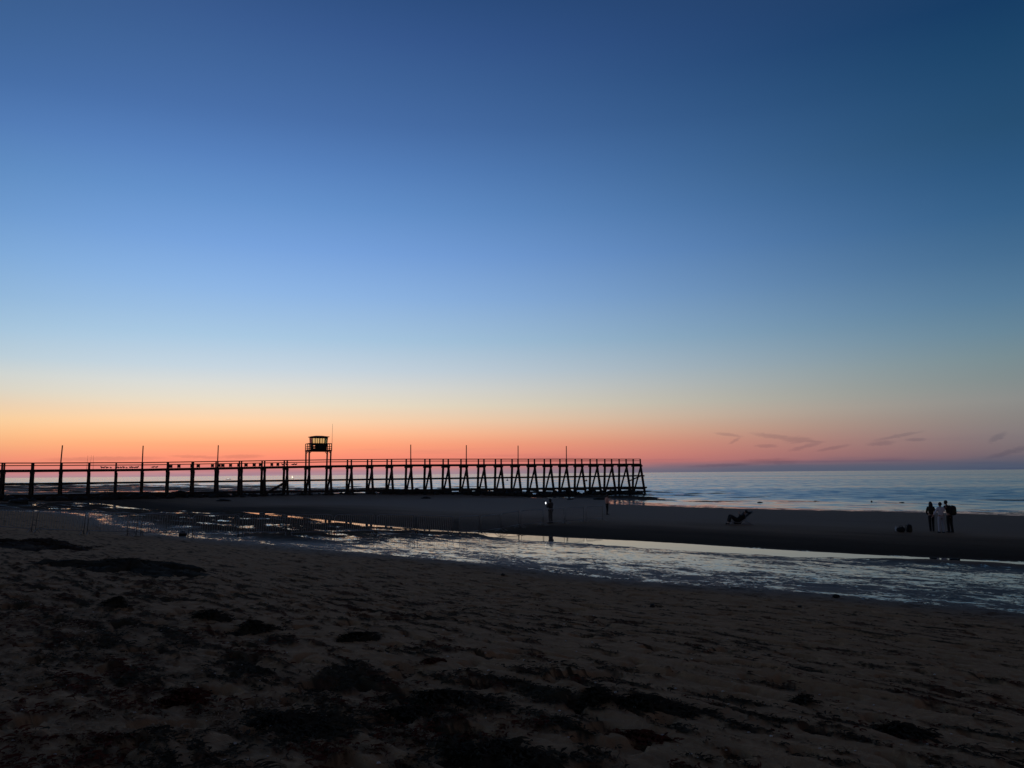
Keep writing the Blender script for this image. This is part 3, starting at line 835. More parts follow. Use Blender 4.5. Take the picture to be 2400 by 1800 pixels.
for i in range(nb):
    s = total - (i + .5) * total / nb
    o = bar0 if bar0 else None
    if bar0 is None: o = bar0 = make_barrier()
    else: o = copy_tree(bar0)
    p, a = along(s)
    ca_, sa_ = cos(a), sin(a)
    z0, z1 = gz(p.x - ca_ * 1.05, p.y - sa_ * 1.05), gz(p.x + ca_ * 1.05, p.y + sa_ * 1.05)
    o.location = (p.x, p.y, (z0 + z1) / 2); o.rotation_euler = (random.uniform(-.02, .02), -atan((z1 - z0) / 2.1), a + random.uniform(-.04, .04))
    if i < 9: lb = f'grey steel crowd barrier, {NUMW[i]} panel from the right-hand end of the line' if i else 'grey steel crowd barrier at the right-hand end of the line, beside the standing person'
    else: lb = f'grey steel crowd barrier, {NUMW[nb - 1 - i]} panel from the left-hand end of the line' if i < nb - 1 else 'grey steel crowd barrier at the left-hand end of the line'
    tag(o, lb, 'barrier', 'steel crowd barriers in a line across the beach')
o = copy_tree(bar0)
q = on_ground(345, 1256)
o.location = q; o.rotation_euler = (0, 0, radians(62))
tag(o, 'steel crowd barrier turned end-on out of the line, near the weedy flat', 'barrier', 'steel crowd barriers in a line across the beach')

# ------------------------------------------------------------------ people
def skin(verts, edges, m, name, parent, sub=1, extra=None, root=0):
    """a smooth tapering surface grown round a skeleton: verts = [(x, y, z, rx, ry)]"""
    me = bpy.data.meshes.new(name + '_skeleton')
    me.from_pydata([v[:3] for v in verts], edges, [])
    o = bpy.data.objects.new(name + '_skeleton', me); COL.objects.link(o)
    sk = o.modifiers.new('Skin', 'SKIN'); sk.use_smooth_shade = True
    ss = o.modifiers.new('Subdivision', 'SUBSURF'); ss.levels = sub; ss.render_levels = sub
    for i, v in enumerate(verts):
        d = me.skin_vertices[0].data[i]
        d.radius = (v[3], v[4] if len(v) > 4 else v[3]); d.use_root = (i == root)
    bpy.context.view_layer.update()
    dg = bpy.context.evaluated_depsgraph_get()
    fm = bpy.data.meshes.new_from_object(o.evaluated_get(dg), depsgraph=dg)
    bpy.data.objects.remove(o)
    vs_ = [tuple(v.co) for v in fm.vertices]; fs_ = [tuple(p.vertices) for p in fm.polygons]
    bpy.data.meshes.remove(fm)
    b = MB().add(vs_, fs_)
    if extra: extra(b)
    return b.build(name, m, parent, smooth=True)

def hand(b, w, d, side, curl=.4):
    """palm and five bent fingers from wrist w pointing along d"""
    w, d = Vector(w), Vector(d).normalized()
    s = d.cross(Vector((0, 1, 0)));
    if s.length < .1: s = d.cross(Vector((1, 0, 0)))
    s.normalize(); n = s.cross(d)
    b.tube([w, w + d * .03, w + d * .08, w + d * .095], [.024, .034, .036, .02], 8)
    for i, L in enumerate((.068, .078, .074, .058)):
        r0 = w + d * .085 + s * (-.027 + .018 * i)
        b.tube([r0, r0 + d * L * .45 + n * curl * .008, r0 + d * L * .8 + n * curl * .03, r0 + d * L * .95 + n * curl * .05], [.0095, .009, .008, .005], 6)
    r0 = w + d * .03 + s * (-.03 * side)
    b.tube([r0, r0 + d * .03 - s * .022 * side, r0 + d * .06 - s * .026 * side + n * .01], [.012, .0105, .007], 6)

def head(b, c, face, tilt=0.0):
    """head with brow, nose, chin and ears; face = horizontal facing angle"""
    f = Vector((cos(face), sin(face), 0)); s = Vector((-f.y, f.x, 0)); up = Vector((0, 0, 1))
    def put(q, k=1.0): return q
    vs0 = len(b.v)
    b.ball((0, 0, 0), (.098, .078, .118), 16, 12, lambda q: 1 + .07 * max(0, q.x) * max(0, -q.z) - .10 * max(0, -q.z) * (1 - max(0, q.x)))
    b.ball((.098, 0, -.008), (.022, .013, .026), 8, 6)
    b.ball((.078, 0, -.058), (.016, .024, .007), 8, 5); b.ball((.07, 0, -.095), (.026, .024, .02), 8, 6)
    for e in (-1, 1):
        b.ball((-.005, e * .078, -.005), (.02, .009, .032), 8, 6); b.ball((.084, e * .03, .018), (.010, .013, .008), 8, 5)
    ct, sn = cos(tilt), sin(tilt)
    for i in range(vs0, len(b.v)):
        x, y, z = b.v[i]
        x, z = x * ct + z * sn, -x * sn + z * ct
        q = Vector(c) + f * x + s * y + up * z
        b.v[i] = tuple(q)

def person(label, loc, rz, h=1.72, top=M_BLACK, legs=M_BLACK, arms=None, lean=(0, 0), feet=((-.10, .0), (.10, .0)), hair='short', head_off=(0, 0), female=False, head_turn=0.0, tilt=0.0, bulk=1.0):
    """local +y is the way the person faces, z up; arms = [(elbow, wrist, finger direction)] for left (-x) and right (+x)"""
    k = h / 1.72
    root = empty('person', loc, rz)
    tag(root, label, 'person')
    lx, ly = lean
    pel = Vector((0, 0, .93)); bel = Vector((lx * .3, ly * .3, 1.08)); ch = Vector((lx * .75, ly * .75, 1.28)); nk = Vector((lx, ly, 1.44)); hd = Vector((lx + head_off[0], ly + head_off[1] + .02, 1.60))
    shw = .165 if female else .19
    sh = [Vector((ch.x + s * shw, ch.y, 1.385)) for s in (-1, 1)]
    hips = [Vector((s * .095, 0, .88)) for s in (-1, 1)]
    arms = arms or [((-.26, -.02, 1.10), (-.27, .06, .86), (0, .1, -1)), ((.26, -.02, 1.10), (.27, .06, .86), (0, .1, -1))]
    V = []; E = []
    def av(p, r, r2=None): V.append((p[0] * k, p[1] * k, p[2] * k, r * k, (r2 or r) * k)); return len(V) - 1
    i0 = av(pel, .125, .105); i1 = av(bel, .12, .095); i2 = av(ch, .145, .11); i3 = av(nk, .055); i4 = av(hd - Vector((0, 0, .06)), .05)
    E += [(i0, i1), (i1, i2), (i2, i3), (i3, i4)]
    ank = []
    for n in (0, 1):
        a = av(sh[n], .06); e = av(arms[n][0], .042); w = av(arms[n][1], .028); E += [(i2, a), (a, e), (e, w)]
        fx, fy = feet[n]
        kn = Vector(((hips[n].x + fx) / 2, (hips[n].y + fy) / 2 + .03, .49))
        hp = av(hips[n], .088); kk = av(kn, .06); an = av((fx, fy - .02, .09), .04); to = av((fx * 1.15, fy + .14, .035), .032)
        E += [(i0, hp), (hp, kk), (kk, an), (an, to)]
        ank.append((fx, fy, kn))
    def ex(b):
        head(b, hd * k, pi / 2 + head_turn, tilt)
        for n in (0, 1): hand(b, Vector(arms[n][1]) * k, arms[n][2], 1 if n else -1)
    skin(V, E, M_SKIN, 'body', root, 1, ex)
    # top: torso and sleeves
    V = []; E = []
    i0 = av((0, 0, .90), .150, .125); i1 = av(bel, .142, .115); i2 = av(ch, .17, .13); i3 = av((nk.x, nk.y, nk.z - .015), .075)
    E = [(i0, i1), (i1, i2), (i2, i3)]
    for n in (0, 1):
        a = av(sh[n], .078); e = av(arms[n][0], .058); ww = Vector(arms[n][0]).lerp(Vector(arms[n][1]), .88); w = av(ww, .045); E += [(i2, a), (a, e), (e, w)]
    skin([(a_, b_, c_, r_ * bulk, q_ * bulk) for a_, b_, c_, r_, q_ in V], E, top, 'jacket', root, 1)
    V = []; E = []
    i0 = av((0, 0, .97), .13, .112)
    for n in (0, 1):
        fx, fy, kn = ank[n]
        hp = av(hips[n], .10); kk = av(kn, .078); an = av((fx, fy - .01, .035), .066); E += [(i0, hp), (hp, kk), (kk, an)]
    skin([(a_, b_, c_, r_ * (.5 + .5 * bulk), q_ * (.5 + .5 * bulk)) for a_, b_, c_, r_, q_ in V], E, legs, 'trousers', root, 1)
    for n in (0, 1):
        fx, fy, kn = ank[n]
        MB().ball((fx * 1.1 * k, (fy + .05) * k, .045), (.05 * k, .14 * k, .05), 10, 6).build('shoe', M_SHOE, root, smooth=True)
    f = Vector((-sin(head_turn), cos(head_turn), 0))
    hb = MB()
    c = hd * k
    hb.ball((c.x - f.x * .014, c.y - f.y * .014, c.z + .026), (.092, .104, .112), 16, 10)
    if hair == 'long':
        hb.ball((c.x - f.x * .055, c.y - f.y * .055, c.z - .10), (.115, .07, .24), 14, 10)
        hb.ball((c.x - f.x * .075 - .02, c.y - f.y * .075, c.z - .26), (.135, .05, .20), 14, 8)
    elif hair == 'hood':
        hb.ball((c.x - f.x * .03, c.y - f.y * .03, c.z - .02), (.108, .105, .15), 14, 10)
    hb.build('hair' if hair != 'hood' else 'hood', M_HAIR, root, smooth=True)
    return root

def stand(px, py, zoff=0.0):
    p = on_ground(px, py); p.z -= .01 + zoff
    return p

# the man lit by his phone
pm = stand(1291, 1226)
yaw = radians(52)                                    # faces left along the beach, a little away
hm = 1.72
person('person in dark clothes standing at the barriers holding up a lit phone', pm, yaw, hm, M_GREYC, M_BLACK,
       arms=[((-.25, .10, 1.10), (-.07, .30, 1.27), (.5, .5, .7)), ((.25, .10, 1.10), (.07, .30, 1.27), (-.5, .5, .7))],
       feet=((-.08, .02), (.09, -.03)), hair='hood', head_off=(0, .03), tilt=.35, bulk=1.2)
def local_to_world(loc, rz, p): return Vector((loc.x + p[0] * cos(rz) - p[1] * sin(rz), loc.y + p[0] * sin(rz) + p[1] * cos(rz), loc.z + p[2]))
ph = local_to_world(pm, yaw, (0, .42, 1.38))
po = MB().box((0, 0, 0), (.075, .009, .15)).build('mobile_phone', M_PANEL)
po.location = ph; po.rotation_euler = (radians(-20), 0, yaw)
MB().box((0, -.0062, .002), (.068, .002, .14)).build('screen', M_LAMP, po)
MB().tube([(.012, .004, .055), (.012, .010, .055)], .035, 12).build('torch_light', M_LAMP, po).location = (0, 0, 0)
MB().box((-.0395, 0, .03), (.004, .006, .03)).build('button', M_PANEL, po)
tag(po, 'glowing phone held up by the person at the barriers', 'phone')

p2 = stand(1423, 1206)
person('person in tan jacket and dark trousers standing alone near the pier head', p2, radians(-72), 1.70, M_TAN, M_BLACK,
       arms=[((-.24, -.03, 1.12), (-.20, .10, .90), (0, .2, -1)), ((.24, -.03, 1.12), (.20, .10, .90), (0, .2, -1))], feet=((-.08, .03), (.08, -.04)), head_off=(0, .02))

g1 = stand(2185, 1245)
person('long-haired person in dark trousers, left of the trio by the sea', g1, radians(-14), 1.68, M_OLIVE, M_BLACK, female=True, hair='long',
       arms=[((-.23, .02, 1.10), (-.16, .18, 1.00), (.5, .6, -.2)), ((.23, .02, 1.12), (.20, .20, 1.02), (-.2, 1, 0))], feet=((-.07, .02), (.07, 0)))
g2 = stand(2208, 1249)
person('person in pale shirt and pale trousers, middle of the trio by the sea', g2, radians(8), 1.70, M_WHITE, M_PALE,
       arms=[((-.30, .04, 1.16), (-.36, .14, .98), (-.2, .6, -.6)), ((.30, .10, 1.22), (.38, .30, 1.22), (.2, 1, 0))], feet=((-.12, .03), (.10, -.03)))
g3 = stand(2228, 1248)
g3yaw = radians(16)
person('tall dark-clothed person wearing a backpack, right of the trio by the sea', g3, g3yaw, 1.80, M_BLACK, M_BLACK,
       arms=[((-.30, .10, 1.24), (-.34, .32, 1.26), (-.6, .8, 0)), ((.25, .05, 1.10), (.22, .2, .95), (-.2, .8, -.4))], lean=(-.09, .03), head_off=(-.05, .01), feet=((-.08, .02), (.12, -.02)))
def backpack(label, loc, rz, sc=1.0, tiltx=0.0):
    b = MB().ball((0, 0, .25), (.17, .12, .26), 16, 12, lambda q: 1 / max(.74, (abs(q.x) ** 3.2 + abs(q.y) ** 3.2 + abs(q.z) ** 3.2) ** (1 / 3.2))).build('backpack', M_BLACK, smooth=True)
    MB().ball((0, -.11, .17), (.13, .06, .13), 12, 8).build('front_pocket', M_OLIVE, b, smooth=True)
    for s in (-1, 1): MB().tube([(s * .09, .10, .47), (s * .10, .19, .40), (s * .11, .17, .18), (s * .11, .10, .06)], .016, 6).build('strap', M_BLACK, b)
    MB().tube([(-.04, .04, .50), (0, .04, .54), (.04, .04, .50)], .009, 6).build('handle', M_BLACK, b)
    b.location = loc; b.rotation_euler = (tiltx, 0, rz); b.scale = (sc,) * 3
    return tag(b, label, 'backpack')
backpack('dark backpack worn by the tall person of the trio', local_to_world(g3, g3yaw, (.03, -.24, .98)), g3yaw - .2, 1.05)
bp = stand(2131, 1247.5)
backpack('dark backpack standing on the sand left of the trio', bp - Vector((0, 0, .02)), .4, .92, .06)
bb = stand(2112, 1247)
o = MB().ball((0, 0, .14), (.24, .14, .15), 16, 10, lambda q: 1 + .12 * sin(5 * q.x + 3 * q.y)).build('holdall', M_BLACK, smooth=True)
MB().tube([(-.12, -.02, .25), (-.08, -.03, .35), (.06, -.03, .36), (.12, -.02, .25)], .014, 6).build('handle', M_BLACK, o)
o.location = bb; tag(o, 'low dark holdall lying on the sand beside the backpack', 'bag')
bt = stand(2101, 1245)
o = MB().ball((0, 0, .11), (.085, .06, .13), 12, 8, lambda q: 1 + .1 * sin(4 * q.z + 2 * q.x)).build('plastic_bag', M_PLASTIC, smooth=True)
for s in (-1, 1): MB().tube([(s * .04, 0, .2), (s * .05, 0, .29), (s * .01, .01, .30)], [.02, .012, .006], 6).build('handle', M_PLASTIC, o)
o.location = bt; tag(o, 'small white plastic bag on the sand left of the dark holdall', 'bag')

# the person lying back in a beach chair
cp = stand(1730, 1229)
chair = empty('beach_chair', cp, 0.0)
tag(chair, 'low folding beach chair with raised back standing alone on the sand', 'chair')
for s in (-.31, .31):
    MB().tube([(-.80, s, .02), (.96, s, .02)], .022, 6).build('base_rail', M_STEEL, chair)
    MB().tube([(-.62, s, .02), (-.50, s, .22), (.0, s, .13), (.34, s, .36), (.98, s, .86)], .022, 6).build('side_frame', M_STEEL, chair)
    MB().tube([(.34, s, .36), (.80, s, .03)], .018, 6).build('leg', M_STEEL, chair)
    MB().beam((-.25, s * 1.08, .36), (.42, s * 1.08, .42), .06, .03).build('armrest', M_BLACK, chair)
sg = MB()
prof = [(-.50, .22), (-.3, .15), (0, .11), (.14, .18), (.34, .35), (.66, .60), (.98, .85)]
for i in range(len(prof) - 1):
    (a, b), (c, d) = prof[i], prof[i + 1]
    sg.beam((a, 0, b), (c, 0, d), .60, .03, (0, 0, 1))
sg.build('sling_seat', M_BLACK, chair)
MB().ball((.80, 0, .77), (.19, .25, .075), 14, 9).build('head_cushion', M_BLACK, chair, smooth=True).rotation_euler = (0, 0, 0)
rc = empty('person', cp, 0.0)
tag(rc, 'dark-clothed person lying back with raised knees in the beach chair', 'person')
arm_l = [(.34, -.20, .60), (.12, -.30, .52), (.06, -.16, .74)]
arm_r = [(.36, .20, .62), (.64, .42, .80), (.62, .14, .84)]
leg_l = [(-.04, -.11, .25), (-.50, -.13, .56), (-.66, -.14, .12), (-.74, -.14, .07)]
leg_r = [(-.04, .11, .25), (-.50, .13, .64), (-.62, .14, .12), (-.72, .14, .07)]
V = [(.02, 0, .26, .13, .12), (.16, 0, .40, .125, .10), (.32, 0, .56, .15, .11), (.44, 0, .68, .055, .055), (.49, 0, .73, .05, .05)]
E = [(0, 1), (1, 2), (2, 3), (3, 4)]
for arm in (arm_l, arm_r):
    b0 = len(V); V += [(*arm[0], .062, .062), (*arm[1], .045, .045), (*arm[2], .03, .03)]; E += [(2, b0), (b0, b0 + 1), (b0 + 1, b0 + 2)]
for leg in (leg_l, leg_r):
    b0 = len(V); V += [(*leg[0], .09, .09), (*leg[1], .065, .065), (*leg[2], .042, .042), (*leg[3], .034, .034)]; E += [(0, b0), (b0, b0 + 1), (b0 + 1, b0 + 2), (b0 + 2, b0 + 3)]
def ex(b):
    head(b, (.55, 0, .83), pi, .3)
    hand(b, arm_l[2], (-.2, .4, .7), 1); hand(b, arm_r[2], (.1, -1, .1), -1)
skin(V, E, M_SKIN, 'body', rc, 1, ex)
skin([(.02, 0, .27, .22, .20), (.16, 0, .41, .22, .19), (.32, 0, .57, .23, .18), (.43, 0, .67, .085, .085),
      (*arm_l[0], .09, .09), (*arm_l[1], .072, .072), (.07, -.19, .70, .054, .054), (*arm_r[0], .09, .09), (*arm_r[1], .072, .072), (.62, .19, .82, .07, .07)],
     [(0, 1), (1, 2), (2, 3), (2, 4), (4, 5), (5, 6), (2, 7), (7, 8), (8, 9)], M_BLACK, 'jacket', rc)
skin([(.0, 0, .25, .20, .20), (*leg_l[0], .18, .18), (*leg_l[1], .13, .13), (-.66, -.14, .15, .095, .095), (*leg_r[0], .18, .18), (*leg_r[1], .13, .13), (-.62, .14, .15, .095, .095)],
     [(0, 1), (1, 2), (2, 3), (0, 4), (4, 5), (5, 6)], M_BLACK, 'trousers', rc)
MB().ball((.575, 0, .855), (.115, .10, .115), 14, 10).build('hair', M_HAIR, rc, smooth=True)
for s in (-1, 1): MB().ball((-.69, s * .14, .055), (.12, .055, .06), 10, 6).build('shoe', M_SHOE, rc, smooth=True)

# ------------------------------------------------------------------ boats and buoys on the water
def boat(px, py, Y, name, label, L, glowm, sail):
    p = at_depth(px, py, Y); p.z = 0.0
    root = empty(name, p, 0.0)
    tag(root, label, 'boat')
    h = MB()
    n = 12
    for i in range(n + 1):
        t = i / n; x = (t - .5) * L; w = L * .14 * (1 - abs(2 * t - 1) ** 2.6) + .02
        sheer = L * .085 + L * .03 * (2 * t - 1) ** 2
        h.v += [(x, -w, sheer), (x, -w * .55, -.1), (x, w * .55, -.1), (x, w, sheer)]
    for i in range(n):
        for j in range(3): h.f.append((4 * i + j, 4 * i + 4 + j, 4 * i + 5 + j, 4 * i + 1 + j))
        h.f.append((4 * i + 3, 4 * i + 7, 4 * i + 4, 4 * i))
    h.build('hull', M_HULL if sail else M_HULL, root)
    d = MB().box((-L * .08, 0, L * .13), (L * .38, L * .15, L * .10)).box((-L * .12, 0, L * .20), (L * .16, L * .12, L * .06)).build('deckhouse', M_PLASTIC, root)
    MB().box((-L * .08, -L * .0775, L * .14), (L * .36, .02, L * .045)).build('lit_windows', glowm, d)
    MB().tube([(L * .02, 0, L * .1), (L * .02, 0, L * (.85 if sail else .36))], .05, 6).build('mast', M_HULL, root)
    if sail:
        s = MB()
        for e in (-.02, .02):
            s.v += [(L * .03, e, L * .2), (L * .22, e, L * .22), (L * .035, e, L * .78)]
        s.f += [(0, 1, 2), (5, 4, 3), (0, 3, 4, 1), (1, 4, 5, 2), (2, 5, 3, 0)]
        s.build('sail', glowm, root)  # sailcloth glows of itself: its lit look is emission
    for x in (-.4, -.2, .2, .42):
        MB().ball((L * x, -L * .05, L * .15), (L * .02,) * 3, 8, 6).build('lamp', glowm, root)
boat(684, 1114, 900, 'lit_sailing_boat', 'brightly lit sailing boat on the horizon left of the lookout cabin', 5.2, M_BOATLAMP_SAILGLOW, True)
boat(536, 1116, 900, 'lit_motor_boat', 'low boat with white lights on the horizon, further left than the sailing boat', 6.0, M_BOATLAMP2, False)
for px, py, nm in [(1189, 1126.5, 'dark buoy floating behind the pier trestles left of the fourth pole from the sea end'), (1374, 1127.5, 'dark buoy floating behind the trestles near the pier head')]:
    p = at(px, py, 0.0)
    o = MB().ball((0, 0, .12), (.62, .62, .55), 16, 10).tube([(0, 0, .5), (0, 0, 1.15)], [.16, .06], 8).build('buoy', M_BUOY, smooth=True)
    MB().ball((0, 0, 1.2), (.16, .16, .16), 10, 6).build('topmark', M_BUOY, o, smooth=True)
    o.location = p
    tag(o, 'dark buoy floating behind the pier, left one of two' if px < 1300 else 'dark buoy floating behind the pier, right one of two', 'buoy', 'buoys behind the pier')

# ------------------------------------------------------------------ rocks
def rock_mesh(sx, sy, sz, seed):
    rnd = random.Random(seed); ph = [rnd.uniform(0, 6) for _ in range(6)]
    return MB().ball((0, 0, sz * .25), (sx, sy, sz), 18, 11, lambda q: 1 + .16 * sin(3.1 * q.x + ph[0]) * sin(2.7 * q.y + ph[1]) + .12 * sin(6 * q.z + ph[2] + 4 * q.x) + .07 * sin(9 * q.y + ph[3] + 7 * q.x))
for i, (px, py, w, hh, lb) in enumerate([
        (1781, 1178.5, .38, .10, 'flat dark rock in the shallows, nearest to the beach chair'), (1912, 1175, .26, .07, 'small dark rock awash in the shallows between chair and bags'),
        (2043, 1177, .13, .15, 'upright dark stone in the shallows left of the trio'), (2114, 1178.5, .34, .07, 'flat dark stone at the waterline just left of the trio'),
        (1403, 1171, .95, .22, 'long dark weedy rock on the sand left of the tan-jacketed person'), (1336, 1171, .5, .12, 'small low rock on the sand below the pier head'),
        (998, 1168.5, .8, .2, 'dark weedy rock on the sand in front of the pier middle'), (525, 1174, .95, .2, 'dark rock on the sand right of the third tall pole'),
        (45, 1179, .95, .34, 'dark rounded rock on the sand at the far left below the pier'), (428, 1256, .20, .17, 'small black rock at the foot of the crowd barriers'),
        (1179, 1350, .06, .05, 'small dark pebble on open sand below the phone holder'), (1529, 1423, .06, .05, 'small dark stone on the smooth sand below the wet flat'),
        (1874, 1424, .05, .03, 'tiny dark stone on the smooth sand at the right'), (1960, 1400, .08, .06, 'dark stone at the lower edge of the wet flat')]):
    p = on_ground(px, py) if i > 3 else at(px, py, 0.0)
    if 0 < i < 4 or i == 0: p.z = max(0.0, gz(p.x, p.y))
    o = rock_mesh(w, w * .6, hh, i).build('rock', M_ROCK, smooth=True)
    o.location = p; o.rotation_euler = (0, 0, random.uniform(0, .5))
    tag(o, lb, 'rock')

# weed-hung boulders heaped under the pier
heap = MB(); rnd = random.Random(5)
def add_rock(k, off, s, zlift=0.0):
    x, y = pier_xy(k, off); z = gz(x, y)
    r = rock_mesh(s, s * rnd.uniform(.6, .9), s * rnd.uniform(.45, .7), rnd.random())
    a = rnd.uniform(0, pi); n = len(heap.v)
    heap.v += [(x + p[0] * cos(a) - p[1] * sin(a), y + p[0] * sin(a) + p[1] * cos(a), z + p[2] + zlift - .1) for p in r.v]; heap.f += [tuple(n + j for j in f) for f in r.f]
for _ in range(210):
    k = rnd.uniform(15, 29.7); dens_ = 1 if k > 19 or 15 < k < 18 else .6
    add_rock(k, rnd.uniform(-2.4, 3.2), rnd.uniform(.35, .95) * dens_, rnd.uniform(0, .12))
for _ in range(170):
    add_rock(rnd.uniform(-2, 8.5), rnd.uniform(-1.5, 4.0), rnd.uniform(.35, 1.0))
for _ in range(50):
    add_rock(rnd.uniform(8.5, 15), rnd.uniform(-.5, 2.5), rnd.uniform(.2, .45))
tag(heap.build('rubble', M_ROCK, smooth=True), 'dark weed-covered boulders heaped along the foot of the pier', 'rocks', kind='stuff')

# ------------------------------------------------------------------ wrack on the upper beach
def ribbons(seed, X, Y, Z, lmin, lmax, wmin, wmax, lift, flat=0.5):
    """vertices and faces of n flattened, curling strands lying on the sand"""
    rg = np.random.RandomState(seed); n = len(X); seg = 5
    a = rg.uniform(-1.2, 1.2, n) + 3 * pi / 4
    L = rg.uniform(lmin, lmax, n); W = rg.uniform(wmin, wmax, n); cur = rg.uniform(-4.5, 4.5, n); tw0 = rg.uniform(-1, 1, n); hump = rg.uniform(.2, 1, n) * lift
    x, y = X.copy(), Y.copy(); rows = []
    for i in range(seg + 1):
        t = i / seg
        ww = W * (1 - .75 * abs(2 * t - 1) ** 2); nx, ny = -np.sin(a), np.cos(a)
        zz = Z + .003 + hump * 4 * t * (1 - t) * flat + rg.uniform(0, .5, n) * lift * flat
        tw = ww * np.sin(tw0 + 2.5 * t)
        rows.append(np.stack([np.stack([x - nx * ww, y - ny * ww, zz - tw * .6], -1), np.stack([x + nx * ww, y + ny * ww, zz + tw * .6], -1)], 1))
        x = x + np.cos(a) * L / seg; y = y + np.sin(a) * L / seg; a = a + cur / seg
    V = np.stack(rows, 1).reshape(-1, 3)
    base = (np.arange(n) * (seg + 1) * 2)[:, None]; k = (np.arange(seg) * 2)[None, :]
    Fq = np.stack([base + k, base + k + 2, base + k + 3, base + k + 1], -1).reshape(-1, 4)
    return V.astype(np.float32), Fq.astype(np.int32)
def quads(name, V, Fq, m, parent=None):
    me = bpy.data.meshes.new(name)
    me.vertices.add(len(V)); me.vertices.foreach_set('co', np.ascontiguousarray(V).ravel())
    me.loops.add(Fq.size); me.loops.foreach_set('vertex_index', np.ascontiguousarray(Fq).ravel())
    me.polygons.add(len(Fq)); me.polygons.foreach_set('loop_start', np.arange(0, Fq.size, 4, dtype=np.int32))
    me.update(calc_edges=True); me.materials.append(m)
    o = bpy.data.objects.new(name, me); COL.objects.link(o)
    if parent: o.parent = parent
    return o

rg = np.random.RandomState(3)
N = 230000
rad = 4.0 * np.exp(rg.rand(N) * math.log(20 / 4.0)); ang = np.radians(rg.uniform(-37, 37, N))
cx, cy = rad * np.sin(ang), rad * np.cos(ang)
zc, _, cw, _, _ = ground(cx, cy)
keep = (cw > .3) & (rg.rand(N) < np.clip(cw * .6, 0, 1))
cx, cy, zc = cx[keep], cy[keep], zc[keep]
red = fbm(cx * .8, cy * .8, 2, 140) > .16
pale = (fbm(cx * .7, cy * .7, 3, 150) > .02) & (cx + cy < 4.2) & ~red
for sel, m, nm, lb in ((~red & ~pale, M_WEED, 'seaweed', 'black strands of seaweed wrack strewn over the upper beach'), (red, M_WEED_RED, 'red_seaweed', 'reddish strands of seaweed mixed into the wrack'),
                       (pale, M_WEED_PALE, 'dry_seaweed', 'pale dried strands of seaweed tangled in the wrack')):
    V, Fq = ribbons(len(nm), cx[sel], cy[sel], zc[sel], .02, .11, .002, .008, .016, .35)
    tag(quads(nm, V, Fq, m), lb, 'seaweed', kind='stuff')

rg2 = np.random.RandomState(21)
n_ = 420
rad = 4.2 * np.exp(rg2.rand(n_) * math.log(18 / 4.2)); ang = np.radians(rg2.uniform(-36, 36, n_))
sx2, sy2 = rad * np.sin(ang), rad * np.cos(ang); sz2 = ground(sx2, sy2)[0]
mb = MB()
for x, y, z in zip(sx2, sy2, sz2):
    r_ = rg2.uniform(.004, .014)
    mb.ball((x, y, z + r_ * .3), (r_, r_ * rg2.uniform(.5, 1), r_ * .5), 7, 4)
tag(mb.build('shell_fragments', mat('shell', (0.42, 0.38, 0.33), 0.6), smooth=True), 'tiny pale shell fragments scattered over the sand', 'shells', kind='stuff')

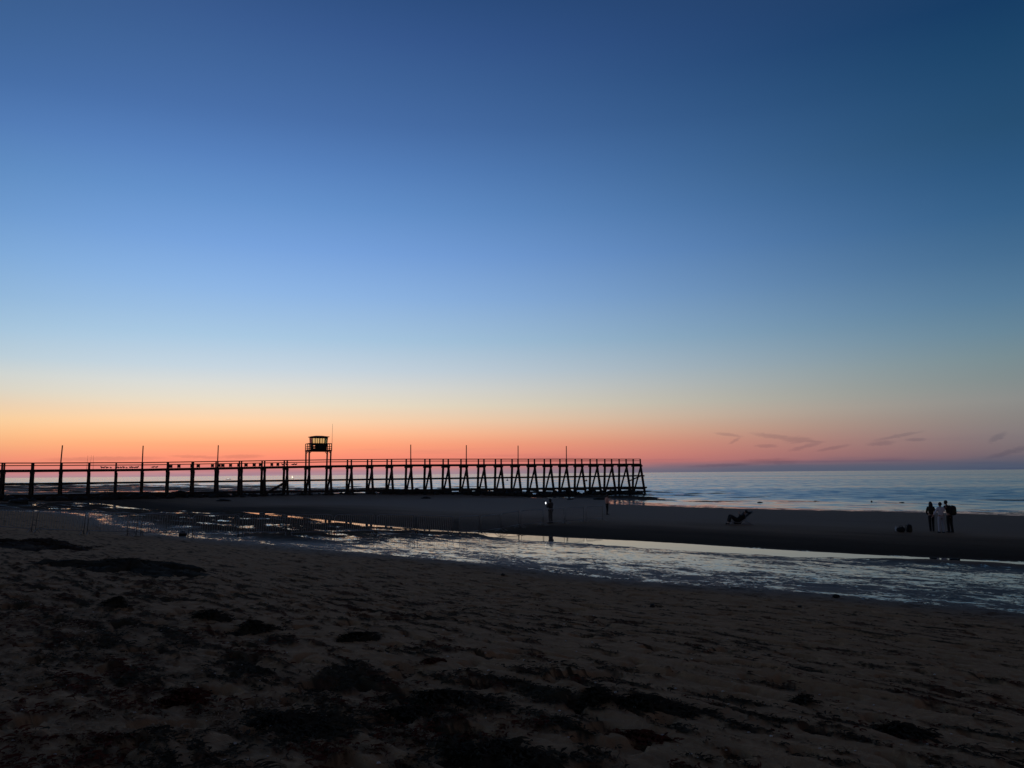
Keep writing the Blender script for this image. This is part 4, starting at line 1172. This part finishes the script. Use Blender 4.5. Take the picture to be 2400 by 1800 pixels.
def weed_heap(px, py, wpx, hpx, label, m=M_WEED, depth=.6, strands=160):
    c = on_ground(px, py); sc = c.y / F
    W, H = wpx * sc / 2, hpx * sc
    rnd = random.Random(px)
    nu_, nv_ = 56, 20
    X = []; b = MB()
    ph = rnd.uniform(0, 50)
    for j in range(nv_ + 1):
        for i in range(nu_):
            th = 2 * pi * i / nu_; t = j / nv_
            lob = 1 + .26 * sin(2 * th + ph) + .20 * sin(5 * th + 2 * ph) + .16 * sin(9 * th + ph) + .12 * sin(17 * th + 3 * ph)
            X.append((t * lob * W * cos(th), t * lob * W * depth * sin(th), t))
    xs = np.array([p[0] for p in X]); ys = np.array([p[1] for p in X]); ts = np.array([p[2] for p in X])
    n1 = fbm(xs / W * 1.6 + ph, ys / W * 1.6, 3, 160); n2 = fbm(xs * 14 + ph, ys * 14, 3, 165)
    hh = H * np.clip((1 - ts ** 2) * (.7 + .45 * n1), 0, None) + (1 - ts ** 3) * .016 * n2
    a0 = -.35
    wx = c.x + xs * cos(a0) - ys * sin(a0); wy = c.y + xs * sin(a0) + ys * cos(a0)
    zz = ground(wx, wy)[0] + hh - .012 * ts - .004
    b.v = [(float(x - c.x), float(y - c.y), float(z - c.z)) for x, y, z in zip(wx, wy, zz)]
    for j in range(nv_):
        for i in range(nu_):
            b.f.append((j * nu_ + i, (j + 1) * nu_ + i, (j + 1) * nu_ + (i + 1) % nu_, j * nu_ + (i + 1) % nu_))
    top = np.array(b.v)[nu_:]
    idx = np.array([rnd.randrange(len(top)) for _ in range(strands * 4)])
    V, Fq = ribbons(px, top[idx, 0], top[idx, 1], top[idx, 2], .04 * max(1, W), .15 * max(1, W * .7), .003 * max(1, W * .7), .010 * max(1, W * .7), .022)
    o = b.build('seaweed_heap', m, smooth=True)
    so = quads('strands', V, Fq, m, o); so['kind'] = 'stuff'
    o.location = c
    return tag(o, label, 'seaweed heap', 'heaps of seaweed on the upper beach')
weed_heap(85, 1283, 340, 22, 'long low brown seaweed bank at the far left behind the other heaps', M_BROWN, .6, 260)
weed_heap(315, 1335, 340, 24, 'broad dark seaweed mound below the left end of the barriers', M_WEED, .8, 260)
weed_heap(270, 1424, 60, 20, 'small pointed black seaweed clump on open sand at the left', M_WEED, .6)
weed_heap(500, 1452, 90, 18, 'rounded black seaweed clump at the upper end of a trail', M_WEED, .6)
weed_heap(595, 1478, 150, 16, 'long black seaweed trail running down to the right at left centre', M_WEED, .35)
weed_heap(842, 1500, 88, 16, 'small flat black seaweed clump left of centre on clear sand', M_WEED, .6)
weed_heap(1045, 1640, 270, 15, 'wide ragged black seaweed heap in the middle foreground', M_WEED, .35, 220)
weed_heap(960, 1690, 100, 18, 'compact black seaweed clump below the wide ragged heap', M_WEED, .6)
weed_heap(1400, 1650, 60, 22, 'small curled black seaweed lump joined to the bigger heap at its right', M_WEED, .6)
weed_heap(1520, 1662, 190, 24, 'large smooth black seaweed heap right of centre in the foreground', M_WEED, .4, 200)
weed_heap(1160, 1795, 330, 38, 'biggest black seaweed heap at the bottom centre edge', M_WEED, .5, 300)
weed_heap(690, 1700, 330, 12, 'dark tangled seaweed bank in the lower left foreground', M_WEED, .45, 260)
weed_heap(430, 1650, 100, 22, 'reddish seaweed clump in the lower left foreground', M_WEED_RED, .6, 200)
weed_heap(2130, 1722, 170, 16, 'flat dark seaweed patch alone on sand at the lower right', M_WEED, .5, 120)
weed_heap(1015, 1556, 36, 5, 'small round reddish weed patch on clear sand at centre', M_WEED_RED, .8, 40)
weed_heap(1510, 1742, 120, 8, 'flat reddish weed patch below the large smooth heap', M_WEED_RED, .4, 80)
weed_heap(1890, 1650, 60, 10, 'small dark weed strip on ribbed sand at the right', M_WEED, .35, 40)
